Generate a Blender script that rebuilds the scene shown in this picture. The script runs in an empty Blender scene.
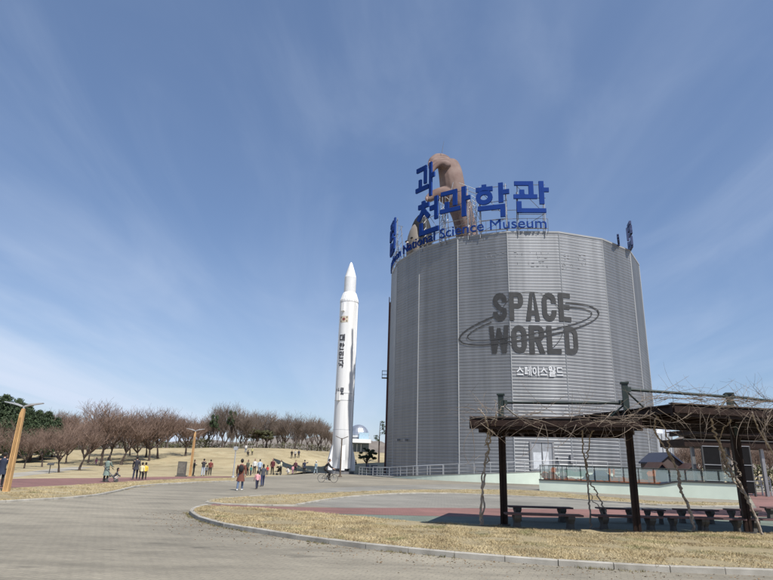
import bpy, bmesh, math, random
from mathutils import Vector, Matrix, noise
from mathutils.geometry import tessellate_polygon
R_ = math.radians
PI = math.pi
sc = bpy.context.scene

# ------------------------------------------------------------ camera
F, PITCH, ROLL, EYE = 573.0, 0.292, 0.0303, 1.8
cp, sp = math.cos(PITCH), math.sin(PITCH)
FW = Vector((0, cp, sp)); UP = Vector((0, -sp, cp)); RT = Vector((1, 0, 0))
cr, sr = math.cos(ROLL), math.sin(ROLL)
RX = cr*RT + sr*UP; UX = cr*UP - sr*RT
cam_d = bpy.data.cameras.new('camera'); cam = bpy.data.objects.new('camera', cam_d)
sc.collection.objects.link(cam)
M = Matrix((RX, UX, -FW)).transposed().to_4x4(); M.translation = Vector((0, 0, EYE))
cam.matrix_world = M
cam_d.sensor_width = 36; cam_d.lens = 36*F/773; cam_d.clip_end = 6000; cam_d.clip_start = 0.1
sc.camera = cam
# ------------------------------------------------------------ light
SUN_AZ, SUN_EL = R_(144), R_(54)          # azimuth clockwise from +Y
sd = Vector((math.sin(SUN_AZ)*math.cos(SUN_EL), math.cos(SUN_AZ)*math.cos(SUN_EL), math.sin(SUN_EL)))
sun_d = bpy.data.lights.new('sun', 'SUN'); sun = bpy.data.objects.new('sun', sun_d)
sc.collection.objects.link(sun)
sun_d.energy = 5.0; sun_d.angle = R_(0.5); sun_d.color = (1, 0.955, 0.88)
sun.rotation_euler = sd.to_track_quat('Z', 'Y').to_euler()
w = bpy.data.worlds.new('World'); sc.world = w; w.use_nodes = True
wn = w.node_tree.nodes; wl = w.node_tree.links
bg = wn['Background']; SKY_STRENGTH = 0.095
sky = wn.new('ShaderNodeTexSky'); sky.sky_type = 'NISHITA'; sky.sun_disc = False
sky.sun_elevation = SUN_EL; sky.sun_rotation = SUN_AZ
sky.air_density = 1.0; sky.dust_density = 0.5; sky.ozone_density = 1.8
tc = wn.new('ShaderNodeTexCoord')
def wmath(op, a, b=None, c=None):
    n = wn.new('ShaderNodeMath'); n.operation = op
    for i, v in enumerate((a, b, c)):
        if v is None: continue
        if isinstance(v, (int, float)): n.inputs[i].default_value = v
        else: wl.new(v, n.inputs[i])
    return n.outputs[0]
# cirrus: streaks on a high flat layer (direction divided by its height)
sepx = wn.new('ShaderNodeSeparateXYZ'); wl.new(tc.outputs['Generated'], sepx.inputs[0])
zc = wmath('MAXIMUM', sepx.outputs[2], 0.0); zc = wmath('ADD', zc, 0.12)
cx_ = wmath('DIVIDE', sepx.outputs[0], zc); cy_ = wmath('DIVIDE', sepx.outputs[1], zc)
comb = wn.new('ShaderNodeCombineXYZ'); wl.new(cx_, comb.inputs[0]); wl.new(cy_, comb.inputs[1])
def cirrus(rot, scale, sx, sy, lo, hi, detail, loc):
    mp = wn.new('ShaderNodeMapping'); mp.inputs['Rotation'].default_value = (0, 0, R_(rot))
    mp.inputs['Scale'].default_value = (sx, sy, 1); mp.inputs['Location'].default_value = loc
    wl.new(comb.outputs[0], mp.inputs[0])
    nz = wn.new('ShaderNodeTexNoise'); nz.inputs['Scale'].default_value = scale
    nz.inputs['Detail'].default_value = detail; nz.inputs['Roughness'].default_value = 0.55
    nz.inputs['Distortion'].default_value = 1.6
    wl.new(mp.outputs[0], nz.inputs['Vector'])
    rp = wn.new('ShaderNodeMapRange'); rp.interpolation_type = 'SMOOTHSTEP'
    rp.inputs[1].default_value = lo; rp.inputs[2].default_value = hi
    wl.new(nz.outputs['Fac'], rp.inputs[0])
    return rp.outputs[0]
c1 = cirrus(-14, 0.55, 1.5, 0.30, 0.40, 0.75, 5, (1.3, 0.4, 0))
c2 = cirrus(-30, 1.1, 1.6, 0.6, 0.40, 0.8, 10, (4.0, 2.0, 0))
c3 = cirrus(-25, 0.6, 0.9, 0.25, 0.36, 0.66, 5, (0.2, 7.0, 0))
cc = wmath('MULTIPLY', c1, 0.12)
cc = wmath('MULTIPLY_ADD', c2, 0.11, cc)
# thicker veil low over the horizon on the left
low = wn.new('ShaderNodeMapRange'); low.interpolation_type = 'SMOOTHSTEP'
low.inputs[1].default_value = 0.42; low.inputs[2].default_value = 0.02; wl.new(sepx.outputs[2], low.inputs[0])
side = wn.new('ShaderNodeMapRange'); side.interpolation_type = 'SMOOTHSTEP'; side.inputs[1].default_value = 0.25; side.inputs[2].default_value = -0.55; wl.new(sepx.outputs[0], side.inputs[0])
lw = wmath('MULTIPLY', low.outputs[0], wmath('MULTIPLY_ADD', c3, 0.75, 0.25)); lw = wmath('MULTIPLY', lw, wmath('MULTIPLY_ADD', side.outputs[0], 0.8, 0.2)); cc = wmath('MULTIPLY_ADD', lw, 1.05, cc)
cc = wmath('ADD', cc, 0.05)
tint = wn.new('ShaderNodeMixRGB'); tint.blend_type = 'MULTIPLY'; tint.inputs[0].default_value = 1; tint.inputs[2].default_value = (0.91, 0.96, 1.06, 1)
wl.new(sky.outputs[0], tint.inputs[1])
flat = wn.new('ShaderNodeMixRGB'); flat.inputs[0].default_value = 0.28; flat.inputs[2].default_value = (1.2, 2.15, 4.2, 1)   # even high veil
wl.new(tint.outputs[0], flat.inputs[1])
mixs = wn.new('ShaderNodeMixRGB'); mixs.inputs[2].default_value = (5.4, 6.2, 7.6, 1)
wl.new(cc, mixs.inputs[0]); wl.new(flat.outputs[0], mixs.inputs[1])
wl.new(mixs.outputs[0], bg.inputs['Color']); bg.inputs['Strength'].default_value = SKY_STRENGTH
sc.view_settings.view_transform = 'Standard'; sc.view_settings.look = 'None'
sc.view_settings.exposure = 0.37; sc.view_settings.gamma = 1.0
sc.render.engine = 'CYCLES'
sc.cycles.max_bounces = 6; sc.cycles.transparent_max_bounces = 12

# ------------------------------------------------------------ surveying helpers
def ray(px, py):
    u, v = px-386.5, py-290.0
    return (FW*F + RX*u - UX*v)
def terr(x, y):
    """terrain height"""
    def ss(a, b, t):
        t = max(0, min(1, (t-a)/(b-a))); return t*t*(3-2*t)
    st = 82 + 16*ss(-22, -10, x) + 30*ss(15, 40, x)
    amp = 2.0 + 1.9*ss(-75, -30, x) - 1.2*ss(5, 30, x)
    h = amp*ss(st, st+46, y)
    if h > 0: h += 0.35*ss(st, st+20, y)*noise.noise(Vector((x*0.05, y*0.06, 1)))
    return h
def G(px, py, z=0.0):
    """point of the flat ground seen at a photo pixel"""
    d = ray(px, py); t = (z-EYE)/d.z
    return Vector((d.x*t, d.y*t, z))
def GT(px, py, tmax=400):
    d = ray(px, py); d = d/d.y
    y = 5.0
    while y < tmax:
        if EYE+d.z*y <= terr(d.x*y, y): break
        y += 0.25
    return Vector((d.x*y, y, terr(d.x*y, y)))
def D(px, py, Y):
    """point at forward distance Y seen at a photo pixel"""
    d = ray(px, py); t = Y/d.y
    return Vector((d.x*t, Y, EYE+d.z*t))
def Zat(px, py, x, y):
    """height seen at pixel for an upright thing standing at x, y"""
    d = ray(px, py)
    return EYE + d.z/math.hypot(d.x, d.y)*math.hypot(x, y)

# ------------------------------------------------------------ materials
def mat(name, col, rough=0.7, metal=0.0, var=0.12, vs=3.0, bump=0.0, bs=20.0, coord='Object', col2=None, spec=None, detail=5):
    m = bpy.data.materials.new(name); m.use_nodes = True
    n, l = m.node_tree.nodes, m.node_tree.links
    b = n['Principled BSDF']
    b.inputs['Roughness'].default_value = rough; b.inputs['Metallic'].default_value = metal
    if spec is not None: b.inputs['Specular IOR Level'].default_value = spec
    t = n.new('ShaderNodeTexCoord'); v = t.outputs[coord]
    if coord == 'World':
        pass
    nz = n.new('ShaderNodeTexNoise'); nz.inputs['Scale'].default_value = vs; nz.inputs['Detail'].default_value = detail
    l.new(v, nz.inputs['Vector'])
    cr_ = n.new('ShaderNodeValToRGB')
    c2 = col2 if col2 else tuple(min(1, c*(1+var)) for c in col)
    c1_ = col if col2 else tuple(c*(1-var) for c in col)
    cr_.color_ramp.elements[0].position = 0.3; cr_.color_ramp.elements[1].position = 0.7
    cr_.color_ramp.elements[0].color = (*c1_, 1); cr_.color_ramp.elements[1].color = (*c2, 1)
    l.new(nz.outputs['Fac'], cr_.inputs[0]); l.new(cr_.outputs[0], b.inputs['Base Color'])
    if bump:
        n2 = n.new('ShaderNodeTexNoise'); n2.inputs['Scale'].default_value = bs; n2.inputs['Detail'].default_value = 4
        l.new(v, n2.inputs['Vector'])
        bp = n.new('ShaderNodeBump'); bp.inputs['Strength'].default_value = bump; bp.inputs['Distance'].default_value = 0.02
        l.new(n2.outputs['Fac'], bp.inputs['Height']); l.new(bp.outputs[0], b.inputs['Normal'])
    return m
MT = {}
def cm(name, col, **k):
    if name not in MT: MT[name] = mat(name, col, **k)
    return MT[name]
class NT:
    def __init__(s, name):
        s.m = bpy.data.materials.new(name); s.m.use_nodes = True
        s.n = s.m.node_tree.nodes; s.l = s.m.node_tree.links; s.b = s.n['Principled BSDF']
        s.pos = s.n.new('ShaderNodeNewGeometry').outputs['Position']
    def noise(s, scale, detail=4, vec=None, rough=0.5):
        z = s.n.new('ShaderNodeTexNoise'); z.inputs['Scale'].default_value = scale; z.inputs['Detail'].default_value = detail
        z.inputs['Roughness'].default_value = rough
        s.l.new(vec or s.pos, z.inputs['Vector']); return z.outputs['Fac']
    def ramp(s, f, stops):
        r = s.n.new('ShaderNodeValToRGB'); e = r.color_ramp.elements
        while len(e) < len(stops): e.new(0.5)
        for i, (p, c) in enumerate(stops):
            e[i].position = p; e[i].color = (*c, 1) if not isinstance(c, (int, float)) else (c, c, c, 1)
        s.l.new(f, r.inputs[0]); return r.outputs[0]
    def mix(s, f, a, b, mode='MIX'):
        x = s.n.new('ShaderNodeMixRGB'); x.blend_type = mode
        for i, v in enumerate((f, a, b)):
            if isinstance(v, (int, float)): x.inputs[i].default_value = v if i == 0 else (v, v, v, 1)
            elif isinstance(v, tuple): x.inputs[i].default_value = (*v, 1)
            else: s.l.new(v, x.inputs[i])
        return x.outputs[0]
    def map(s, sc_=(1, 1, 1), rot=(0, 0, 0), vec=None):
        mp = s.n.new('ShaderNodeMapping'); mp.inputs['Scale'].default_value = sc_; mp.inputs['Rotation'].default_value = rot
        s.l.new(vec or s.pos, mp.inputs[0]); return mp.outputs[0]
    def bump(s, h, strength, dist=0.02):
        bp = s.n.new('ShaderNodeBump'); bp.inputs['Strength'].default_value = strength; bp.inputs['Distance'].default_value = dist
        s.l.new(h, bp.inputs['Height']); s.l.new(bp.outputs[0], s.b.inputs['Normal'])
    def out(s, col, rough=0.85):
        s.l.new(col, s.b.inputs['Base Color']); s.b.inputs['Roughness'].default_value = rough
        return s.m
# block paving
def paving(name, c_a, c_b, c_m, bw=0.22, bh=0.11, rot=0.35, stain=0.65):
    t = NT(name); v = t.map(rot=(0, 0, rot))
    br = t.n.new('ShaderNodeTexBrick'); br.inputs['Scale'].default_value = 1
    br.inputs['Color1'].default_value = (*c_a, 1); br.inputs['Color2'].default_value = (*c_b, 1); br.inputs['Mortar'].default_value = (*c_m, 1)
    br.inputs['Mortar Size'].default_value = 0.008; br.inputs['Brick Width'].default_value = bw; br.inputs['Row Height'].default_value = bh
    br.inputs['Bias'].default_value = 0.0; br.inputs['Mortar Smooth'].default_value = 0.3
    t.l.new(v, br.inputs['Vector'])
    big = t.noise(0.12, 5); c = t.mix(0.9, br.outputs['Color'], t.ramp(big, [(0.3, 0.66), (0.7, 1.16)]), 'MULTIPLY')
    med = t.noise(0.9, 6, t.map((0.6, 1.1, 1), (0, 0, 0.9)), 0.7); c = t.mix(0.6, c, t.ramp(med, [(0.36, 0.70), (0.5, 1.0), (0.66, 1.16)]), 'MULTIPLY')
    streak = t.noise(0.5, 6, t.map((0.22, 1.6, 1), (0, 0, 0.18)), 0.65)
    c = t.mix(stain, c, t.ramp(streak, [(0.30, 0.42), (0.50, 0.95), (0.75, 1.12)]), 'MULTIPLY')
    spots = t.noise(1.3, 4, t.map((0.5, 1.6, 1), (0, 0, -0.3)))
    c = t.mix(0.55, c, t.ramp(spots, [(0.28, 0.30), (0.37, 1.0)]), 'MULTIPLY')
    fine = t.noise(18, 4); c = t.mix(0.5, c, t.ramp(fine, [(0.3, 0.8), (0.7, 1.15)]), 'MULTIPLY')
    t.bump(br.outputs['Fac'], -0.2, 0.008)
    return t.out(c, 0.88)
M_plaza = paving('plaza_paving', (0.262, 0.235, 0.180), (0.236, 0.212, 0.164), (0.178, 0.160, 0.125))
M_walk = paving('walk_paving', (0.24, 0.228, 0.195), (0.215, 0.205, 0.177), (0.15, 0.142, 0.125), 0.3, 0.3, 0.1, 0.3)
M_red = paving('red_paving', (0.235, 0.115, 0.10), (0.20, 0.10, 0.085), (0.13, 0.08, 0.07), 0.2, 0.1, 0.0, 0.35)
M_green = paving('green_paving', (0.155, 0.185, 0.15), (0.13, 0.16, 0.13), (0.09, 0.11, 0.09), 0.2, 0.1, 0.0, 0.3)
M_asph = paving('path_concrete', (0.34, 0.31, 0.26), (0.32, 0.30, 0.25), (0.3, 0.28, 0.24), 2.0, 2.0, 0.0, 0.3)
def lawn(name, k=1.0):
    t = NT(name)
    a = t.noise(0.35, 6); c = t.ramp(a, [(0.3, (0.27*k, 0.215*k, 0.12*k)), (0.5, (0.34*k, 0.28*k, 0.165*k)), (0.72, (0.40*k, 0.34*k, 0.215*k))])
    g = t.noise(0.9, 5); c = t.mix(t.ramp(g, [(0.60, 0), (0.74, 0.75)]), c, (0.11*k, 0.12*k, 0.045*k))
    d = t.noise(0.06, 4); c = t.mix(0.8, c, t.ramp(d, [(0.3, 0.72), (0.6, 1.1)]), 'MULTIPLY')
    f = t.noise(26, 6, rough=0.7); c = t.mix(0.85, c, t.ramp(f, [(0.3, 0.45), (0.68, 1.35)]), 'MULTIPLY')
    t.bump(f, 0.9, 0.04)
    return t.out(c, 0.95)
M_lawn = lawn('dry_lawn'); M_isl = lawn('dry_grass_turf', 0.9)
M_blade = None
def blade_mat():
    t = NT('dry_grass_blades')
    a = t.noise(1.1, 4); c = t.ramp(a, [(0.28, (0.24, 0.185, 0.105)), (0.5, (0.40, 0.32, 0.18)), (0.72, (0.52, 0.43, 0.26))])
    g = t.noise(0.8, 5, t.map((1, 1, 1), (0, 0, 0.5))); c = t.mix(t.ramp(g, [(0.57, 0), (0.67, 0.7)]), c, (0.13, 0.155, 0.05))
    return t.out(c, 0.9)
M_blade = blade_mat()
M_kerb = mat('granite_kerb', (0.23, 0.215, 0.185), 0.88, col2=(0.38, 0.36, 0.32), vs=2.6, bump=0.3, bs=60)
M_mint = mat('mint_render', (0.62, 0.70, 0.60), 0.85, var=0.07, vs=0.8, bump=0.15, bs=30)
M_dark = mat('dark_cap', (0.045, 0.045, 0.045), 0.6)
M_steel = mat('grey_steel', (0.30, 0.30, 0.31), 0.4, 0.7, var=0.1)
M_galv = mat('galvanised_steel', (0.45, 0.46, 0.47), 0.5, 0.6, var=0.1)
M_blue = mat('sign_blue', (0.006, 0.034, 0.19), 0.8, spec=0.15, var=0.12, vs=0.8)
M_navy = mat('sign_navy', (0.02, 0.035, 0.12), 0.5)
M_wood = mat('pergola_timber', (0.022, 0.012, 0.009), 0.6, var=0.35, vs=6, bump=0.3, bs=30, spec=0.2)
M_woodg = mat('weathered_green_steel', (0.015, 0.026, 0.022), 0.5, var=0.3, vs=5)
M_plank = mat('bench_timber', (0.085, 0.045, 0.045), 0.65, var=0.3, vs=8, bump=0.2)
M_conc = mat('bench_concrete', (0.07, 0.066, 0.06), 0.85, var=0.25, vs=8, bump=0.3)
M_rocket = NT('rocket_paint'); _c = M_rocket.ramp(M_rocket.noise(1.2, 6, M_rocket.map((1.5, 1.5, 0.06))), [(0.3, (0.60, 0.605, 0.61)), (0.6, (0.76, 0.765, 0.775))]); M_rocket = M_rocket.out(_c, 0.45)
M_orange = mat('orange_timber', (0.46, 0.275, 0.12), 0.5, var=0.22, vs=1.5, bump=0.2)
M_white = mat('white_paint', (0.74, 0.75, 0.76), 0.35, var=0.03, vs=0.6)
M_bark = mat('bark', (0.075, 0.055, 0.047), 0.9, var=0.35, vs=6, bump=0.6, bs=14)
M_twig = mat('budding_twigs', (0.10, 0.062, 0.046), 0.85, var=0.3, vs=1.3, col2=(0.21, 0.145, 0.115))
M_twigd = mat('grey_twigs', (0.10, 0.075, 0.062), 0.85, col2=(0.17, 0.13, 0.105), vs=1.2)
M_pine = mat('pine_needles', (0.018, 0.032, 0.015), 0.8, col2=(0.055, 0.085, 0.035), vs=1.4)
M_pinebr = mat('yellowing_needles', (0.05, 0.05, 0.022), 0.8, col2=(0.10, 0.10, 0.045), vs=1.0)
M_vine = mat('vine_bark', (0.19, 0.155, 0.125), 0.9, col2=(0.36, 0.31, 0.26), vs=7, bump=0.6, bs=25)
M_vine2 = mat('vine_twigs', (0.09, 0.066, 0.05), 0.9, col2=(0.25, 0.2, 0.155), vs=5)
def glass_mat(name, tint, alpha):
    m = bpy.data.materials.new(name); m.use_nodes = True; n, l = m.node_tree.nodes, m.node_tree.links
    b = n['Principled BSDF']; b.inputs['Base Color'].default_value = (*tint, 1); b.inputs['Roughness'].default_value = 0.05
    tr = n.new('ShaderNodeBsdfTransparent'); mx = n.new('ShaderNodeMixShader'); mx.inputs[0].default_value = alpha
    l.new(tr.outputs[0], mx.inputs[1]); l.new(b.outputs[0], mx.inputs[2]); l.new(mx.outputs[0], n['Material Output'].inputs[0])
    return m
M_glass = glass_mat('railing_glass', (0.42, 0.52, 0.50), 0.32)

# ------------------------------------------------------------ mesh helpers
def frame_of(d, prev=None):
    d = d.normalized()
    if prev is not None:
        n = prev - d*prev.dot(d)
        if n.length > 1e-4: n.normalize(); return n, d.cross(n)
    a = Vector((0, 0, 1)) if abs(d.z) < 0.9 else Vector((1, 0, 0))
    n = d.cross(a).normalized(); return n, d.cross(n)
class MB:
    def __init__(s): s.v = []; s.f = []
    def add(s, vs, fs):
        o = len(s.v); s.v += [tuple(x) for x in vs]; s.f += [tuple(i+o for i in f) for f in fs]; return s
    def box(s, c, size, rz=0, M_=None):
        x, y, z = (q/2 for q in size); m = M_ or Matrix.Rotation(rz, 3, 'Z'); c = Vector(c)
        vs = [c + m @ Vector((i*x, j*y, k*z)) for i in (-1, 1) for j in (-1, 1) for k in (-1, 1)]
        return s.add(vs, [(0, 1, 3, 2), (4, 6, 7, 5), (0, 4, 5, 1), (2, 3, 7, 6), (0, 2, 6, 4), (1, 5, 7, 3)])
    def beam(s, a, b, w_, h_):
        """rectangular bar between two points, h_ upright"""
        a, b = Vector(a), Vector(b); d = (b-a)
        x = d.normalized(); up = Vector((0, 0, 1)) if abs(x.z) < 0.95 else Vector((0, 1, 0))
        y = up.cross(x).normalized(); z = x.cross(y)
        m = Matrix((x, y, z)).transposed()
        return s.box((a+b)/2, (d.length, w_, h_), M_=m)
    def tube(s, pts, r, n=6, cap=True, ell=None):
        pts = [Vector(p) for p in pts]; rs = r if isinstance(r, (list, tuple)) else [r]*len(pts)
        o = len(s.v); prev = None
        for i, p in enumerate(pts):
            d = (pts[min(i+1, len(pts)-1)] - pts[max(i-1, 0)])
            if d.length < 1e-6: d = Vector((0, 0, 1))
            nrm, bi = frame_of(d, prev); prev = nrm
            for k in range(n):
                a = 2*PI*k/n; q = p + (nrm*math.cos(a) + bi*math.sin(a))*rs[i]; s.v.append(tuple(q))
        for i in range(len(pts)-1):
            for k in range(n):
                a, b = o+i*n+k, o+i*n+(k+1) % n
                s.f.append((a, b, b+n, a+n))
        if cap and n > 2:
            s.f.append(tuple(o+k for k in range(n))[::-1]); s.f.append(tuple(o+(len(pts)-1)*n+k for k in range(n)))
        return s
    def rings(s, rings, cap=True, closed=True):
        """loft rings (lists of points, same count)"""
        o = len(s.v); n = len(rings[0])
        for r in rings: s.v += [tuple(p) for p in r]
        m = n if closed else n-1
        for i in range(len(rings)-1):
            for k in range(m):
                a, b = o+i*n+k, o+i*n+(k+1) % n; s.f.append((a, b, b+n, a+n))
        if cap: s.f.append(tuple(o+k for k in range(n))[::-1]); s.f.append(tuple(o+(len(rings)-1)*n+k for k in range(n)))
        return s
    def lathe(s, prof, n=24, c=(0, 0, 0), cap=True):
        c = Vector(c)
        return s.rings([[c+Vector((r*math.cos(2*PI*k/n), r*math.sin(2*PI*k/n), z)) for k in range(n)] for r, z in prof], cap)
    def ell(s, c, rx, ry, rz_, n=10, m=7, rot=None):
        c = Vector(c); rr = []
        for i in range(m+1):
            t = -PI/2 + PI*i/m; ct = max(math.cos(t), 0.03)
            ring = [Vector((rx*ct*math.cos(2*PI*k/n), ry*ct*math.sin(2*PI*k/n), rz_*math.sin(t))) for k in range(n)]
            if rot: ring = [rot @ q for q in ring]
            rr.append([c+q for q in ring])
        return s.rings(rr)
    def extr(s, poly, a, b):
        """extrude a 2D polygon mapped to 3D by functions a, b (front/back)"""
        tri = tessellate_polygon([[Vector((p[0], p[1], 0)) for p in poly]])
        fr = [a(*p) for p in poly]; bk = [b(*p) for p in poly]; n = len(poly)
        s.add(fr+bk, [tuple(t) for t in tri] + [tuple(i+n for i in reversed(t)) for t in tri] + [(i, i+n, (i+1) % n + n, (i+1) % n) for i in range(n)])
        return s
    def build(s, name, m, parent=None, smooth=False, loc=None):
        me = bpy.data.meshes.new(name)
        vs = s.v
        if loc is not None: vs = [(v[0]-loc[0], v[1]-loc[1], v[2]-loc[2]) for v in vs]
        me.from_pydata(vs, [], s.f); me.update()
        if m: me.materials.append(m)
        if smooth:
            me.polygons.foreach_set('use_smooth', [True]*len(me.polygons)); me.set_sharp_from_angle(angle=R_(42))
        o = bpy.data.objects.new(name, me); sc.collection.objects.link(o)
        if loc is not None: o.location = loc
        if parent: o.parent = parent
        return o
def fixn(o):
    bm = bmesh.new(); bm.from_mesh(o.data); bmesh.ops.recalc_face_normals(bm, faces=bm.faces); bm.to_mesh(o.data); bm.free(); return o
def tag(o, label=None, cat=None, group=None, kind=None):
    if label: o['label'] = label
    if cat: o['category'] = cat
    if group: o['group'] = group
    if kind: o['kind'] = kind
    return o
def thing(name, label, cat, loc=(0, 0, 0), rz=0, group=None):
    o = bpy.data.objects.new(name, None); sc.collection.objects.link(o); o.location = loc; o.rotation_euler = (0, 0, rz)
    o.empty_display_size = 0.2
    return tag(o, label, cat, group)
def copy_tree(o, parent=None):
    c = o.copy(); sc.collection.objects.link(c)
    if parent: c.parent = parent
    for ch in list(o.children): copy_tree(ch, c)
    return c
def wander(pts, amp, n, rnd, seed=0.0):
    """smooth curve through pts with wobble"""
    pts = [Vector(p) for p in pts]; out = []
    for i in range(len(pts)-1):
        p0 = pts[max(i-1, 0)]; p1 = pts[i]; p2 = pts[i+1]; p3 = pts[min(i+2, len(pts)-1)]
        for k in range(n):
            t = k/n
            q = 0.5*((2*p1)+(p2-p0)*t+(2*p0-5*p1+4*p2-p3)*t*t+(3*p1-p0-3*p2+p3)*t**3)
            s_ = len(out)*0.55+seed
            q = q + Vector((noise.noise(Vector((s_, seed, 0))), noise.noise(Vector((s_, seed, 9))), noise.noise(Vector((s_, seed, 19)))*0.5))*amp
            out.append(q)
    out.append(pts[-1]); return out

# ------------------------------------------------------------ ground
def ground():
    xs = [-2500, -1200, -600, -350] + [-240+4*i for i in range(121)] + [350, 600, 1200, 2500]
    ys = [-600, -200, -60] + [-30+4*i for i in range(80)] + [330, 450, 800, 1500, 3000]
    mb = MB(); n = len(xs)
    mb.v = [(x, y, terr(x, y)) for y in ys for x in xs]
    mb.f = [(j*n+i, j*n+i+1, (j+1)*n+i+1, (j+1)*n+i) for j in range(len(ys)-1) for i in range(n-1)]
    return tag(mb.build('ground', M_lawn, smooth=True), kind='structure')
ground()
def sheet(name, pts, z, m, kind='structure'):
    ps = [Vector((p[0], p[1], z)) for p in pts]
    tri = tessellate_polygon([ps]); mb = MB(); mb.add(ps, tri)
    o = mb.build(name, m)
    bm = bmesh.new(); bm.from_mesh(o.data)
    for f in bm.faces:
        f.normal_update()
        if f.normal.z < 0: f.normal_flip()
    bm.to_mesh(o.data); bm.free()
    return tag(o, kind=kind)
left_kerb = [G(*p) for p in ((-220, 513), (-80, 507), (0, 503), (30, 501.2), (70, 499), (100, 495.5), (118, 491.5), (135, 487.2), (160, 484.8), (200, 482.6), (230, 481.6))]
far_edge = [G(*p) for p in ((240, 479.5), (247, 477.5), (285, 475), (331, 472))]
sheet('plaza', left_kerb + far_edge + [Vector((-12, 93, 0)), Vector((6, 96, 0)), Vector((30, 112, 0)), Vector((95, 106, 0)), Vector((120, 20, 0)), Vector((90, -60, 0)), Vector((-80, -60, 0)), Vector((-70, 5, 0))], 0.004, M_plaza)
# red path on the left lawn, and its pale side path
sheet('red_path', [G(*p) for p in ((-200, 497), (-60, 489.5), (0, 488.5), (30, 486.8), (70, 485), (100, 483.3), (130, 481.3), (160, 479.6), (200, 478), (236, 477.4), (236, 476.3), (200, 476.2), (150, 477), (100, 478), (60, 478.3), (20, 478.6), (-40, 480), (-200, 487))], 0.006, M_red)
sheet('path', [G(*p) for p in ((-60, 478.5), (10, 477.6), (30, 475.3), (50, 473), (75, 469.6), (100, 466.6), (122, 464.3), (140, 463.2), (140, 461.8), (122, 462.6), (100, 464), (75, 466.5), (50, 469), (25, 472), (0, 474), (-60, 475))], 0.005, M_asph)
# the walkway between the islands
isl1_low = [(189.5, 513), (192, 516), (200, 520.5), (220, 526.5), (250, 532), (300, 540), (350, 547), (387, 551), (450, 557.3), (550, 565.5), (650, 571.5), (773, 576), (900, 579), (1050, 580)]
isl1_up = [(1050, 548), (900, 541), (773, 536.5), (700, 534.5), (600, 533), (540, 531.5), (500, 529), (440, 526), (387, 522), (350, 518.5), (320, 515), (290, 512.5), (255, 510), (225, 508.5), (205, 508)]
red_up = [(214, 503.6), (250, 506), (300, 507.2), (345, 508), (387, 508), (450, 508), (520, 508.8), (600, 509.5), (700, 510), (760, 508), (900, 508)]
red_low = [(900, 519), (760, 517), (650, 518), (520, 517.5), (450, 516.5), (387, 515.2), (340, 514), (300, 512.8), (255, 511), (225, 510), (203, 508.8)]
sheet('red_walkway', [G(*p) for p in red_up + red_low], 0.010, M_red)
sheet('green_walkway', [G(*p) for p in [(325, 513.6), (387, 515.1), (450, 516.4), (520, 517.4), (650, 517.9), (760, 516.9), (900, 518.9), (1050, 520), (1050, 550), (900, 543), (773, 538), (600, 534.5), (500, 530.5), (440, 527), (387, 523), (350, 519.5)]], 0.007, M_green)
isl2_up = [(206, 503.2), (212, 501), (225, 499), (260, 496.6), (300, 495), (350, 492.5), (400, 490.6), (470, 490), (520, 490.5), (541, 491.6), (600, 497), (660, 502.5), (742, 503.5)]
isl2_low = [(742, 506.5), (700, 507), (650, 505), (600, 501.5), (560, 498.5), (500, 495.8), (450, 493.8), (420, 493.6), (387, 494.6), (350, 497.2), (325, 500.5), (300, 505), (260, 505.2), (225, 504.2)]
sheet('inner_walk', [G(*p) for p in [(302, 505), (326, 500.4), (350, 497), (387, 494.5), (420, 493.5), (450, 493.7), (500, 495.7), (560, 498.4), (600, 501.4), (650, 504.9), (700, 506.9), (742, 506.5), (900, 506), (900, 508.5), (760, 508.5), (700, 510.3), (600, 509.8), (520, 509), (450, 508.3), (387, 508.3), (345, 508.2)]], 0.008, M_walk)
sheet('red_forecourt', [G(*p) for p in ((748, 492.5), (900, 490.5), (1050, 494), (1050, 512), (900, 509), (757, 508.5), (752, 500))], 0.012, M_red)
sheet('road', [G(*p) for p in ((330, 488), (400, 485), (470, 484), (539, 487), (539, 490.6), (470, 489.4), (400, 490), (350, 492), (280, 495))], 0.009, M_walk)

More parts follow.
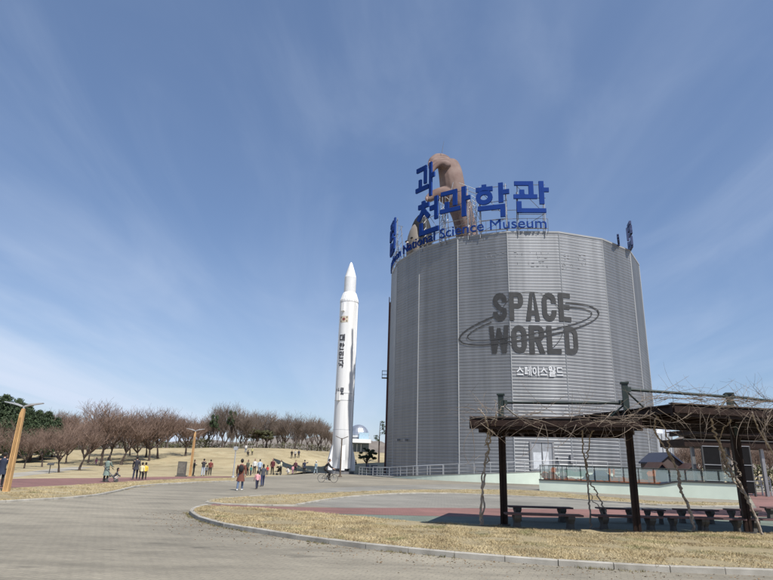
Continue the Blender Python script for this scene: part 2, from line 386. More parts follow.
def island(name, up, low, z, label):
    pts = [G(*p) for p in low] + [G(*p) for p in up]
    c = sum(pts, Vector())/len(pts)
    tri = tessellate_polygon([[Vector((p.x, p.y, 0)) for p in pts]])
    n = len(pts); mb = MB()
    mb.add([Vector((p.x, p.y, z)) for p in pts]+[Vector((p.x, p.y, 0)) for p in pts], list(tri)+[(i, i+n, (i+1) % n+n, (i+1) % n) for i in range(n)])
    o = mb.build(name, M_isl); bm = bmesh.new(); bm.from_mesh(o.data)
    bmesh.ops.recalc_face_normals(bm, faces=bm.faces); bm.to_mesh(o.data); bm.free()
    tag(o, kind='structure'); return pts
pi1 = island('grass_island', isl1_up, isl1_low, 0.09, '')
pi2 = island('grass_verge', isl2_up[::-1], isl2_low[::-1], 0.05, '')
def kerb(name, pts, w_, h_, seg=1.0, side=1):
    pts = [Vector((p.x, p.y, 0)) for p in pts]
    # resample
    L = [0]
    for a, b in zip(pts, pts[1:]): L.append(L[-1]+(b-a).length)
    def at(s):
        s = max(0, min(L[-1], s))
        for i in range(len(pts)-1):
            if s <= L[i+1]: return pts[i].lerp(pts[i+1], (s-L[i])/max(1e-6, L[i+1]-L[i]))
        return pts[-1]
    mb = MB(); k = 0; s_ = 0.0; rnd = random.Random(4)
    while s_ < L[-1]-0.05:
        a, b = at(s_+0.006), at(min(L[-1], s_+seg)-0.006)
        d = (b-a).normalized(); nn = Vector((-d.y, d.x, 0))*side
        hh = h_+rnd.uniform(-0.004, 0.004); j = rnd.uniform(-0.004, 0.004)-0.05
        r0 = [a+nn*j, a+nn*(w_+j)]; r1 = [b+nn*j, b+nn*(w_+j)]
        bev = 0.015
        def ring(o_, q):
            return [o_+Vector((0, 0, -0.05)), o_+Vector((0, 0, hh-bev)), o_+(q-o_).normalized()*bev+Vector((0, 0, hh)), q-(q-o_).normalized()*bev+Vector((0, 0, hh)), q+Vector((0, 0, hh-bev)), q+Vector((0, 0, -0.05))]
        mb.rings([ring(r0[0], r0[1]), ring(r1[0], r1[1])])
        s_ += seg
    o = fixn(mb.build(name, M_kerb)); return tag(o, kind='structure')
kerb('kerb', [G(*p) for p in [(206, 507), (196, 509.5)] + isl1_low], 0.13, 0.115)
kerb('kerb', left_kerb, 0.14, 0.09, side=-1)
kerb('kerb', [G(*p) for p in [(297, 505.3), (300, 505), (325, 500.5), (350, 497.2), (387, 494.6), (420, 493.6), (450, 493.8), (500, 495.8), (560, 498.5), (600, 501.5), (650, 505), (700, 507), (742, 506.5)]], 0.12, 0.07)
kerb('kerb', [G(*p) for p in [(297, 506), (260, 505.8), (225, 504.8), (206, 503.8), (206, 503), (212, 500.8), (225, 498.8), (260, 496.4)]], 0.12, 0.06, side=-1)

def inpoly(x, y, P):
    c = False; n = len(P); j = n-1
    for i in range(n):
        if (P[i].y > y) != (P[j].y > y) and x < (P[j].x-P[i].x)*(y-P[i].y)/(P[j].y-P[i].y)+P[i].x: c = not c
        j = i
    return c
def blades(name, P, z, count, hmin, hmax, label, seed, xmax=30):
    rnd = random.Random(seed); v = []; f = []
    x0 = min(p.x for p in P); x1 = min(xmax, max(p.x for p in P)); y0 = min(p.y for p in P); y1 = max(p.y for p in P)
    # weight density towards the camera
    n = 0; tries = 0
    while n < count and tries < count*40:
        tries += 1
        x = rnd.uniform(x0, x1); y = rnd.uniform(y0, y1)
        if not inpoly(x, y, P): continue
        den = 0.5+0.9*noise.noise(Vector((x*1.2, y*1.2, 3)))
        if rnd.random() > den*1.2+0.1 or noise.noise(Vector((x*0.55, y*0.8, 11))) < -0.25: continue
        for k in range(3):
            a = rnd.uniform(0, 2*PI); h = rnd.uniform(hmin, hmax)*(0.5+den*.7); wv = rnd.uniform(0.004, 0.010); lean = rnd.uniform(0.4, 2.2)*h
            bx, by = x+rnd.uniform(-.03, .03), y+rnd.uniform(-.03, .03)
            ca, sa = math.cos(a), math.sin(a); la = rnd.uniform(0, 2*PI)
            o = len(v)
            v += [(bx-ca*wv, by-sa*wv, z-0.01), (bx+ca*wv, by+sa*wv, z-0.01), (bx+math.cos(la)*lean, by+math.sin(la)*lean, z+h)]
            f.append((o, o+1, o+2)); n += 1
    mb = MB(); mb.v = v; mb.f = f; o = mb.build(name, M_blade)
    return tag(o, label, 'grass', kind='stuff')
blades('dry_grass', pi1, 0.09, 150000, 0.02, 0.06, 'short straw coloured winter grass on the kerbed island in front of the pergola', 1, 24)
blades('dry_grass', pi2, 0.05, 30000, 0.03, 0.08, 'thin strip of straw coloured grass between the walkway and the mint wall', 2, 30)
lk = [G(*p) for p in ((-120, 509), (0, 503), (70, 499), (118, 491.5), (160, 484.8), (230, 481.6), (236, 478), (160, 480), (70, 485.3), (0, 489), (-120, 493))]
blades('dry_grass', lk, 0.0, 40000, 0.03, 0.09, 'straw coloured lawn strip between the red path and the plaza kerb', 3)

def weeds():
    rnd = random.Random(31); v = []; f = []
    P = [G(*p) for p in isl1_low]
    for i in range(len(P)-1):
        L = (P[i+1]-P[i]).length; d = (P[i+1]-P[i]).normalized(); n = Vector((d.y, -d.x, 0))
        for k in range(int(L*22)):
            q = P[i]+d*rnd.uniform(0, L)
            if noise.noise(q*0.9) < -0.02: continue
            q = q+n*(0.075+abs(rnd.gauss(0, 0.045)))
            for j in range(5):
                h = rnd.uniform(.015, .06); a = rnd.uniform(0, 6.28); w_ = .007; l = Vector((rnd.gauss(0, .025), rnd.gauss(0, .025), h)); c = q+Vector((rnd.gauss(0, .02), rnd.gauss(0, .02), 0.004)); o = len(v)
                v += [tuple(c-Vector((math.cos(a), math.sin(a), 0))*w_), tuple(c+Vector((math.cos(a), math.sin(a), 0))*w_), tuple(c+l)]; f.append((o, o+1, o+2))
    mb = MB(); mb.v = v; mb.f = f; tag(mb.build('weeds', mat('kerb_weeds', (0.08, 0.085, 0.03), .9, col2=(0.25, 0.2, 0.10), vs=2)), 'small weeds and dead grass growing along the foot of the island kerb', 'weeds', kind='stuff')
    v = []; f = []
    for k in range(2600):
        px = rnd.uniform(150, 800); c = None
        i = rnd.randrange(len(P)-1); base = P[i].lerp(P[i+1], rnd.random()); q = base+Vector((rnd.gauss(0, .8), rnd.gauss(0, .8), 0))
        ins = inpoly(q.x, q.y, pi1); z = 0.125 if ins else 0.006; s_ = rnd.uniform(.012, .03); a = rnd.uniform(0, 6.28); x, y = math.cos(a)*s_, math.sin(a)*s_; o = len(v); t = rnd.uniform(0, .02)
        v += [(q.x-x, q.y-y, z), (q.x+y*.5, q.y-x*.5, z+t), (q.x+x, q.y+y, z), (q.x-y*.5, q.y+x*.5, z+t*.5)]; f.append((o, o+1, o+2, o+3))
    mb = MB(); mb.v = v; mb.f = f; tag(mb.build('fallen_leaves', mat('dead_leaves', (0.10, 0.06, 0.03), .9, col2=(0.28, 0.18, 0.09), vs=3)), 'scattered dead leaves on the turf and along the kerb of the near island', 'leaves', kind='stuff')
weeds()
# ------------------------------------------------------------ lettering
def T(*seg): return seg
HAN = {  # strokes in a unit square, y up; ('o',cx,cy,rx,ry) is a ring
 '과': [((.05,.92),(.50,.92),(.50,.45)), ((.24,.62),(.24,.36)), ((.02,.33),(.66,.33)), ((.78,1.0),(.78,.02)), ((.78,.60),(.98,.60))],
 '천': [((.26,1.0),(.26,.88)), ((.05,.85),(.50,.85)), ((.28,.85),(.22,.66),(.04,.46)), ((.28,.72),(.50,.48)), ((.54,.70),(.80,.70)), ((.80,1.0),(.80,.34)), ((.18,.36),(.18,.06),(.90,.06))],
 '학': [((.28,1.0),(.28,.90)), ((.05,.86),(.52,.86)), ('o',.28,.62,.17,.15), ((.74,1.0),(.74,.42)), ((.74,.72),(.97,.72)), ((.10,.30),(.78,.30),(.78,.0))],
 '관': [((.05,.93),(.50,.93),(.50,.55)), ((.25,.72),(.25,.50)), ((.02,.50),(.66,.50)), ((.78,1.0),(.78,.26)), ((.78,.72),(.98,.72)), ((.16,.34),(.16,.05),(.88,.05))],
 '국': [((.15,.94),(.82,.94),(.82,.66)), ((.02,.56),(.98,.56)), ((.5,.56),(.5,.38)), ((.15,.32),(.84,.32),(.84,.0))],
 '립': [((.08,.95),(.52,.95),(.52,.76),(.10,.76),(.10,.54),(.56,.54)), ((.84,1.0),(.84,.46)), ((.2,.40),(.2,.04)), ((.84,.40),(.84,.04)), ((.2,.22),(.84,.22)), ((.2,.04),(.84,.04))],
 '대': [((.48,.86),(.08,.86),(.08,.20),(.50,.20)), ((.64,.96),(.64,.04)), ((.90,1.0),(.90,.0)), ((.64,.52),(.90,.52))],
 '한': [((.30,1.0),(.30,.92)), ((.06,.86),(.54,.86)), ('o',.30,.63,.17,.13), ((.76,1.0),(.76,.36)), ((.76,.66),(.98,.66)), ((.16,.32),(.16,.05),(.88,.05))],
 '민': [((.10,.92),(.52,.92),(.52,.52),(.10,.52),(.10,.92)), ((.82,1.0),(.82,.34)), ((.18,.34),(.18,.05),(.90,.05))],
 '나': [((.10,.90),(.10,.25),(.55,.30)), ((.75,1.0),(.75,.0)), ((.75,.55),(.98,.55))],
 '로': [((.14,.95),(.84,.95),(.84,.70),(.16,.70),(.16,.44),(.88,.44)), ((.5,.44),(.5,.12)), ((.02,.08),(.98,.08))],
 '스': [((.5,.92),(.42,.66),(.08,.38)), ((.5,.74),(.92,.38)), ((.02,.12),(.98,.12))],
 '페': [((.04,.84),(.46,.84)), ((.14,.84),(.14,.24)), ((.36,.84),(.36,.24)), ((.02,.22),(.50,.22)), ((.50,.54),(.66,.54)), ((.68,.96),(.68,.04)), ((.92,1.0),(.92,.0))],
 '이': [('o',.30,.52,.22,.30), ((.84,1.0),(.84,.0))],
 '월': [('o',.30,.86,.20,.11), ((.06,.66),(.62,.62)), ((.34,.64),(.34,.48)), ((.56,.54),(.84,.54)), ((.84,1.0),(.84,.44)), ((.16,.38),(.84,.38),(.84,.22),(.18,.22),(.18,.03),(.88,.03))],
 '드': [((.86,.88),(.16,.88),(.16,.44),(.88,.44)), ((.02,.12),(.98,.12))],
}
def glyph_polys(ch, th):
    """list of 2D polygons (quads) for a syllable, stroke thickness th"""
    out = []
    for st in HAN[ch]:
        if st[0] == 'o':
            _, cx, cy, rx, ry = st; n = 18
            ps = [(cx+rx*math.cos(2*PI*i/n), cy+ry*math.sin(2*PI*i/n)) for i in range(n+1)]
            for a, b in zip(ps, ps[1:]):
                k = lambda p, s: (cx+(p[0]-cx)*(1+s*th/2/rx), cy+(p[1]-cy)*(1+s*th/2/ry))
                out.append(('r', [k(a, -1), k(b, -1), k(b, 1), k(a, 1)]))
        else:
            for i, (a, b) in enumerate(zip(st, st[1:])):
                dx, dy = b[0]-a[0], b[1]-a[1]; L = math.hypot(dx, dy) or 1; dx /= L; dy /= L
                e0 = th/2 if i > 0 else 0; e1 = th/2 if i < len(st)-2 else 0
                x0, y0, x1, y1 = a[0]-dx*e0, a[1]-dy*e0, b[0]+dx*e1, b[1]+dy*e1; nx, ny = -dy*th/2, dx*th/2
                out.append(('s', [(x0-nx, y0-ny), (x1-nx, y1-ny), (x1+nx, y1+ny), (x0+nx, y0+ny)]))
    return out
def glyph(mb, ch, th, fn, depth, step):
    """fn(x, y, out) maps glyph space to 3D; every stroke sits a little proud of the one before"""
    k = 0
    for kind, q in glyph_polys(ch, th):
        if kind == 's': k += 1
        o = k*step
        mb.extr(q, lambda x, y, o=o: fn(x, y, depth/2+o), lambda x, y, o=o: fn(x, y, -depth/2+o))
def text2d(s_, bold=0.0, res=4):
    c = bpy.data.curves.new('t', 'FONT'); c.body = s_; c.offset = bold; c.resolution_u = res; c.fill_mode = 'FRONT'
    o = bpy.data.objects.new('t', c); sc.collection.objects.link(o); dg = bpy.context.evaluated_depsgraph_get(); dg.update()
    me = o.evaluated_get(dg).to_mesh(); V = [v.co.copy() for v in me.vertices]; Fc = [tuple(p.vertices) for p in me.polygons]
    o.evaluated_get(dg).to_mesh_clear(); bpy.data.objects.remove(o); bpy.data.curves.remove(c)
    x0 = min(v.x for v in V); x1 = max(v.x for v in V); y0 = min(v.y for v in V); y1 = max(v.y for v in V)
    return V, Fc, (x0, x1, y0, y1)
def text_wrapped(s_, box, bold, fn, cuts=(), thick=0.0, baseline_box=None):
    """text scaled to box (u0,u1,v0,v1), cut at u = cuts, mapped by fn(u,v,off) -> MB"""
    V, Fc, (x0, x1, y0, y1) = text2d(s_, bold)
    if baseline_box: y0, y1 = baseline_box
    u0, u1, v0, v1 = box
    bm = bmesh.new()
    vs = [bm.verts.new((u0+(v.x-x0)/(x1-x0)*(u1-u0), v0+(v.y-y0)/(y1-y0)*(v1-v0), 0)) for v in V]
    for f in Fc:
        try: bm.faces.new([vs[i] for i in f])
        except Exception: pass
    bmesh.ops.remove_doubles(bm, verts=bm.verts, dist=1e-5)
    for c in cuts:
        bmesh.ops.bisect_plane(bm, geom=bm.verts[:]+bm.edges[:]+bm.faces[:], plane_co=(c, 0, 0), plane_no=(1, 0, 0))
    if thick:
        r = bmesh.ops.extrude_face_region(bm, geom=bm.faces[:])
        for e in r['geom']:
            if isinstance(e, bmesh.types.BMVert): e.co.z = -thick
    bm.verts.index_update()
    mb = MB(); mb.add([fn(v.co.x, v.co.y, v.co.z) for v in bm.verts], [tuple(v.index for v in f.verts) for f in bm.faces]); bm.free()
    return mb

# ------------------------------------------------------------ the round hall
DC, AZC, RB, HB, ROT, NS = 88.0, 0.2226, 18.67, 30.36, -0.0115, 18
CB = Vector((DC*math.sin(AZC), DC*math.cos(AZC), 0)); vv = -CB/DC; ww = Vector((CB.y, -CB.x, 0))/DC
def pol(k, r, z=0.0):
    a = ROT+k*2*PI/NS; q = CB+(vv*math.cos(a)+ww*math.sin(a))*r; return Vector((q.x, q.y, z))
def wallp(k, z, off=0.0):
    i = math.floor(k+1e-9); t = k-i; a, b = pol(i, RB), pol(i+1, RB); p = a.lerp(b, t)
    m = (a+b)/2-CB; m.z = 0; m.normalize(); return Vector((p.x, p.y, z))+m*off
FACE = 2*RB*math.sin(PI/NS)
def kx(px, py):
    """wall coordinate and height seen at a photo pixel"""
    best = None
    for i in range(-400, 520):
        k = i/100; p = wallp(k, 0); d = ray(px, py)
        e = abs(d.x*p.y-d.y*p.x)/math.hypot(p.x, p.y)
        if best is None or e < best[0]: best = (e, k)
    k = best[1]; p = wallp(k, 0); return k, Zat(px, py, p.x, p.y)
def siding_mat():
    t = NT('corrugated_siding')
    a = t.noise(0.25, 4, t.map((1, 1, 0.12))); c = t.ramp(a, [(0.3, (0.25, 0.257, 0.27)), (0.7, (0.325, 0.333, 0.348))])
    s_ = t.noise(1.0, 6, t.map((1.2, 1.2, 0.05))); c = t.mix(0.5, c, t.ramp(s_, [(0.3, 0.66), (0.7, 1.12)]), 'MULTIPLY')
    b = t.noise(0.5, 2, t.map((0.12, 0.12, 2.2))); c = t.mix(0.3, c, t.ramp(b, [(0.35, 0.86), (0.65, 1.08)]), 'MULTIPLY')
    t.b.inputs['Metallic'].default_value = 0.9
    t.l.new(t.ramp(a, [(0.3, 0.52), (0.7, 0.60)]), t.b.inputs['Roughness'])
    t.l.new(c, t.b.inputs['Base Color']); return t.m
M_side = siding_mat(); M_seam = mat('seam_flashing', (0.30, 0.31, 0.32), 0.6, 0.2, var=0.1, vs=0.4)
M_print = mat('dark_print', (0.034, 0.035, 0.038), 0.75, var=0.25, vs=1.5)
hall = thing('museum_building', 'large round museum hall clad in grey corrugated siding', 'building', CB)
def part(mb, name, m, par, smooth=False, sub=None):
    """mesh given in world coordinates, parented to a thing standing at par.location"""
    base = par; loc = Vector((0, 0, 0)); rot = 0.0; q = par; 
    while q: loc = q.matrix_basis @ loc if False else loc + Vector(q.location); q = q.parent
    o = mb.build(name, m, None, smooth)
    for v in o.data.vertices: v.co -= loc
    o.parent = par; return o
def build_hall():
    # siding: every facet its ribs
    mb = MB(); prof = [(0.0, 0.0)]; z = 0.0
    P = 0.38
    n = int(HB/P); zs = []
    for i in range(n):
        z0 = HB*i/n; p = HB/n
        zs += [(z0, 0.0), (z0+p*0.62, 0.012), (z0+p*0.75, -0.026), (z0+p*0.87, -0.026)]
    zs.append((HB, 0.0))
    for k in range(NS):
        o = len(mb.v)
        rnd = random.Random(k)
        for zz, off in zs:
            for t in (0, 1):
                i = k-9
                a, b = pol(i, RB), pol(i+1, RB); m = ((a+b)/2-CB).normalized(); p = (a, b)[t]
                mb.v.append(tuple(Vector((p.x, p.y, zz))+m*off))
        for j in range(len(zs)-1): q = o+2*j; mb.f.append((q, q+1, q+3, q+2))
    part(mb, 'wall', M_side, hall)
    # corner flashings, one part each
    for k in range(-5, 7):
        c = pol(k, RB+0.015); d = (c-CB).normalized(); tg = Vector((-d.y, d.x, 0)); b = MB()
        ring = lambda z: [c+tg*0.07+Vector((0, 0, z))-d*0.02, c+d*0.05+Vector((0, 0, z)), c-tg*0.07-d*0.02+Vector((0, 0, z)), c-d*0.15+Vector((0, 0, z))]
        b.rings([ring(0.0), ring(HB-0.01)]); fixn(part(b, 'corner_flashing', M_seam, hall))
    b = MB(); rr = []
    for r, z in ((RB-0.3, HB-0.25), (RB+0.07, HB-0.12), (RB+0.08, HB+0.10), (RB-0.3, HB+0.12), (RB-0.3, HB-0.25)):
        rr.append([pol(k, r, z) for k in range(NS)])
    b.rings(rr, cap=False); fixn(part(b, 'parapet', M_seam, hall))
    b = MB(); b.rings([[pol(k, RB-0.2, HB-0.7) for k in range(NS)], [pol(k, 0.5, HB-0.5) for k in range(NS)]]); part(b, 'roof', mat('roof_membrane', (0.25, 0.25, 0.25)), hall)
    # printed name
    b = MB()
    cuts = [i*FACE for i in range(-3, 4)]
    fn = lambda u, v, o: wallp(u/FACE, v, 0.06+o)
    def bx(x0, y0, x1, y1, ym=None):
        k0, _ = kx(x0, (y0+y1)/2); k1, _ = kx(x1, (y0+y1)/2); xm = (x0+x1)/2
        _, z1 = kx(xm, y0); _, z0 = kx(xm, y1); return (k0*FACE, k1*FACE, z0, z1)
    for s_, (x0, y0, x1, y1) in (('SPACE', (493, 292.5, 571.5, 321)), ('WORLD', (489, 325.5, 577.5, 353.5))):
        B = bx(x0, y0, x1, y1); m_ = block_text(s_, B)
        b2 = wrap_polys(m_, fn, cuts); b.add(b2.v, b2.f)
    part(b, 'lettering', M_print, hall)
    # the ringed planet round the name
    cxk, cz = kx(531.5, 322.5); cxm = cxk*FACE; mpx = 0.1235
    b = MB()
    def ringp(a, bb, th, t0, t1, n, off):
        ps = []
        for i in range(n+1):
            t = t0+(t1-t0)*i/n; x, y = math.cos(t), math.sin(t)
            ps.append((x, y))
        ang = R_(11)
        qs = []
        for (x0, y0), (x1, y1) in zip(ps, ps[1:]):
            f = lambda x, y, g: (cxm+(math.cos(ang)*x*(a+g)-math.sin(ang)*y*(bb+g))*mpx, cz+(math.sin(ang)*x*(a+g)+math.cos(ang)*y*(bb+g))*mpx*1.05)
            qs.append([f(x0, y0, -th/2), f(x1, y1, -th/2), f(x1, y1, th/2), f(x0, y0, th/2)])
        return qs
    fo = lambda u, v, o: wallp(u/FACE, v, 0.085+o)
    qs = ringp(73.5, 15.0, 1.5, PI*0.66, PI*2.33, 110, 0) + ringp(65, 10.5, 1.2, PI*0.70, PI*2.31, 110, 0)
    for q in qs:
        m_ = wrap_polys([q], fo, cuts); b.add(m_.v, m_.f)
    fo2 = lambda u, v, o: wallp(u/FACE, v, 0.075+o)
    for t0, t1 in ((0.12, 0.93), (1.1, 1.9)):
        n = 40
        for i in range(n):
            a0, a1 = PI*(t0+(t1-t0)*i/n), PI*(t0+(t1-t0)*(i+1)/n); q = []
            for a, r in ((a0, 31.0), (a1, 31.0), (a1, 31.5), (a0, 31.5)): q.append((cxm+math.cos(a)*r*mpx, cz+math.sin(a)*r*mpx))
            m_ = wrap_polys([q], fo2, cuts); b.add(m_.v, m_.f)
    part(b, 'ring_logo', M_print, hall)
    # white Korean name
    b = MB(); B = bx(516, 366.5, 563.5, 376); n = 6; cwid = (B[1]-B[0])/n
    for i, ch in enumerate('스페이스월드'):
        x0 = B[0]+i*cwid; fnn = lambda x, y, o, x0=x0: wallp((x0+(x*0.86+0.07)*cwid)/FACE, B[2]+y*(B[3]-B[2]), 0.06+o)
        glyph(b, ch, 0.13, fnn, 0.06, 0.003)
    part(b, 'small_lettering', mat('white_letters', (0.62, 0.63, 0.65), 0.4), hall)
    # traces of letters taken down near the top
    rnd = random.Random(8); b = MB()
    for i in range(60):
        px = rnd.choice([rnd.uniform(484, 505), rnd.uniform(510, 556), rnd.uniform(561, 586)]); py = rnd.choice([262.5, 266, 253, 257])+rnd.uniform(-1, 1)+(2 if px > 560 else 0)
        k, z = kx(px, py); u = k*FACE; s_ = rnd.uniform(0.05, 0.09); hh = rnd.choice([0.06, 0.06, 0.3])
        wdt = rnd.choice([s_, 0.3]) if hh < 0.1 else s_*0.6
        b.extr([(u-wdt/2, z-hh/2), (u+wdt/2, z-hh/2), (u+wdt/2, z+hh/2), (u-wdt/2, z+hh/2)], lambda x, y: wallp(x/FACE, y, 0.045), lambda x, y: wallp(x/FACE, y, -0.06))
    part(b, 'letter_traces', mat('old_fixings', (0.26, 0.265, 0.28), 0.7), hall)
    # door
    k0, _ = kx(530.5, 455); k1, _ = kx(553.5, 455); _, zt = kx(542, 441.5); zb = 1.4
    def slab(x0, x1, z0, z1, o0, o1): 
        q = MB(); q.extr([(x0, z0), (x1, z0), (x1, z1), (x0, z1)], lambda x, y: wallp(x, y, o1), lambda x, y: wallp(x, y, o0)); return q
    km = (k0+k1)/2; fr = thing('door', None, None); fr.parent = hall; fr.location = (0, 0, 0)
    dmat = mat('door_leaf', (0.30, 0.31, 0.33), 0.5, 0.3)
    part(slab(k0+0.02, k1-0.02, zb, zt-0.12, -0.05, 0.05), 'door_leaves', dmat, fr)
    b = slab(k0-0.012, k0+0.02, zb, zt, -0.05, 0.13); c = slab(k1-0.02, k1+0.012, zb, zt, -0.05, 0.13); b.add(c.v, c.f)
    c = slab(k0+0.02, k1-0.02, zt-0.12, zt, -0.05, 0.13); b.add(c.v, c.f); part(b, 'door_frame', mat('door_frame_grey', (0.2, 0.2, 0.21), 0.5), fr)
    wm = mat('white_notice', (0.52, 0.54, 0.57), 0.5)
    part(slab(k0+0.045, km-0.015, zb+0.15, zb+(zt-zb)*0.62, 0.05, 0.075), 'notice_panel', wm, fr)
    part(slab(km+0.015, k1-0.09, zb+0.15, zb+(zt-zb)*0.66, 0.05, 0.075), 'notice_panel', wm, fr)
    part(slab(km-0.006, km+0.006, zb, zt-0.12, 0.05, 0.06), 'door_gap', M_dark, fr)
    # two small floodlights on the dark side and a box by the door
    for px in (398, 406):
        k, z = kx(px+1, 440); p = wallp(k, z, 0.25); q = MB(); q.box(p, (0.35, 0.3, 0.28), 0.5); q.tube([wallp(k, z, 0), p], 0.05, 5); part(q, 'floodlight', M_steel, hall)
    for px, py in ((558.5, 459), (571, 459)):
        k, z = kx(px, py); q = MB(); q.box(wallp(k, z, 0.15), (0.35, 0.3, 0.9 if px > 560 else 0.4), 0.2); part(q, 'utility_box', M_steel, hall)
    # rusty service ladder up the left flank
    lm = mat('rusty_red_steel', (0.085, 0.035, 0.03), 0.7)
    c = pol(-4.55, RB+0.55); b = MB(); tg = Vector((0.98, -0.18, 0))
    for s_ in (-0.3, 0.3): b.tube([c+tg*s_+Vector((0, 0, 0.2)), c+tg*s_+Vector((0, 0, HB-2.5))], 0.07, 5)
    for i in range(70): b.tube([c-tg*0.3+Vector((0, 0, 0.6+i*0.39)), c+tg*0.3+Vector((0, 0, 0.6+i*0.39))], 0.025, 4)
    for i in range(14):
        z = 2.5+i*1.9; b.tube([c+Vector((0, 0, z)), pol(-4.55, RB, z)], 0.04, 4)
    b.beam(c+Vector((-0.02, 0, 0.2)), c+Vector((-0.02, 0, HB-3.4)), 0.55, 0.10)
    part(b, 'service_ladder', lm, hall)
    b = MB(); z = Zat(385, 375, c.x, c.y)
    p = c+Vector((-0.6, -0.2, z)); b.box(p+Vector((0, 0, -0.5)), (1.1, 1.0, 0.08))
    for dx in (-0.5, 0.5):
        for dy in (-0.45, 0.45): b.tube([p+Vector((dx, dy, -0.5)), p+Vector((dx, dy, 0.6))], 0.035, 4)
    for zz in (0.05, 0.6):
        b.tube([p+Vector((-.5, -.45, zz)), p+Vector((.5, -.45, zz)), p+Vector((.5, .45, zz)), p+Vector((-.5, .45, zz)), p+Vector((-.5, -.45, zz))], 0.03, 4)
    part(b, 'rest_platform', M_dark, hall)
# heavy condensed capitals drawn as thick strokes
def block_text(s_, B):
    """list of 2D convex polygons for condensed capitals filling box B"""
    u0, u1, v0, v1 = B; n = len(s_); gap = 0.16
    wid = {'W': 1.35}; tot = sum(wid.get(c, 1) for c in s_) + gap*(n-1); sx = (u1-u0)/tot; H = v1-v0
    th = 0.34; tv = 0.20; out = []; x = 0.0
    def arc(cx, cy, rx, ry, tx, ty, a0, a1, m=8):
        r = []
        for i in range(m):
            q = []
            for a, k in ((a0+(a1-a0)*i/m, 1), (a0+(a1-a0)*(i+1)/m, 1), (a0+(a1-a0)*(i+1)/m, 0), (a0+(a1-a0)*i/m, 0)):
                a = R_(a); q.append((cx+(rx-(0 if k else tx))*math.cos(a), cy+(ry-(0 if k else ty))*math.sin(a)))
            r.append(q)
        return r
    def rect(a, b, c, d): return [(a, b), (c, b), (c, d), (a, d)]
    r = 0.5; ry = 0.30
    for ch in s_:
        w_ = wid.get(ch, 1); g = []
        if ch in 'OD':
            g = arc(.5, .70, .5, ry, th, tv, 0, 180) + arc(.5, .30, .5, ry, th, tv, 180, 360) + [rect(0, .3, th, .7), rect(1-th, .3, 1, .7)]
            if ch == 'D':
                g = [rect(0, 0, th, 1), rect(th, 1-tv, .5, 1), rect(th, 0, .5, tv), rect(1-th, .3, 1, .7)] + arc(.5, .70, .5, ry, th, tv, 0, 90) + arc(.5, .30, .5, ry, th, tv, 270, 360)
        elif ch == 'C':
            g = arc(.5, .70, .5, ry, th, tv, 0, 180) + arc(.5, .30, .5, ry, th, tv, 180, 360) + [rect(0, .3, th, .7), rect(1-th, .62, 1, .7), rect(1-th, .3, 1, .38)]
        elif ch == 'S':
            g = arc(.5, .73, .5, .27, th, tv, 0, 180) + arc(.5, .27, .5, .27, th, tv, 180, 360) + [rect(1-th, .66, 1, .73), rect(0, .27, th, .34)]
            g += [[(0, .73), (th, .73), (th+.02, .66), (.04, .58)], [(.04, .58), (th+.02, .66), (.62, .50), (.35, .40)], [(.35, .40), (.62, .50), (.96, .42), (1-th, .34)], [(1-th, .34), (.96, .42), (1, .27), (1-th, .27)]]
        elif ch in 'PR':
            g = [rect(0, 0, th, 1), rect(th, 1-tv*.85, .6, 1), rect(th, .44, .6, .44+tv*.8), rect(1-th, .66, 1, .78)] + arc(.6, .78, .4, .22, th, tv*.85, 0, 90) + arc(.6, .66, .4, .22, th, tv*.8, 270, 360)
            if ch == 'R': g += [[(.42, .44), (.76, .44), (1.03, 0), (.69, 0)]]
        elif ch == 'A':
            g = [[(0, 0), (th, 0), (.56, 1), (.33, 1)], [(1-th, 0), (1, 0), (.67, 1), (.56, 1)], rect(.26, .2, .74, .36)]
        elif ch == 'E':
            g = [rect(0, 0, th, 1), rect(th, 1-tv*.85, .92, 1), rect(th, 0, .92, tv*.85), rect(th, .43, .84, .43+tv*.8)]
        elif ch == 'L':
            g = [rect(0, 0, th, 1), rect(th, 0, .92, tv*.85)]
        elif ch == 'W':
            g = [[(.14, 0), (.37, 0), (.235, 1), (0, 1)], [(.19, 0), (.37, 0), (.59, .92), (.42, .92)], [(.63, 0), (.81, 0), (.58, .92), (.41, .92)], [(.63, 0), (.86, 0), (1, 1), (.765, 1)]]
        if ch in 'D': pass
        for q in g: out.append([(u0+(x+p[0]*w_)*sx, v0+p[1]*H) for p in q])
        x += w_+gap
    return out
def wrap_polys(polys, fn, cuts):
    mb = MB()
    for j, q in enumerate(polys):
        bm = bmesh.new(); vs = [bm.verts.new((p[0], p[1], 0)) for p in q]
        try: bm.faces.new(vs)
        except Exception: bm.free(); continue
        for c in cuts: bmesh.ops.bisect_plane(bm, geom=bm.verts[:]+bm.edges[:]+bm.faces[:], plane_co=(c, 0, 0), plane_no=(1, 0, 0))
        bm.verts.index_update(); off = (j % 24)*0.0005
        cuts_ = cuts
        pts = []
        cxm = sum(p[0] for p in q)/len(q)
        # faces are mapped one by one so that seams stay crisp
        for f in bm.faces:
            cen = f.calc_center_median().x; i = math.floor(cen/FACE)
            loc = []
            for v in f.verts:
                a, b = pol(i, RB), pol(i+1, RB); t = v.co.x/FACE-i; p = a.lerp(b, t); m = ((a+b)/2-CB).normalized()
                o_ = (fn(0.5*FACE, 0, 0)-wallp(0.5, 0, 0)).length
                loc.append(Vector((p.x, p.y, v.co.y))+m*(o_+off))
            mb.add(loc, [tuple(range(len(loc)))])
        bm.free()
    return mb
build_hall()
print('hall done')

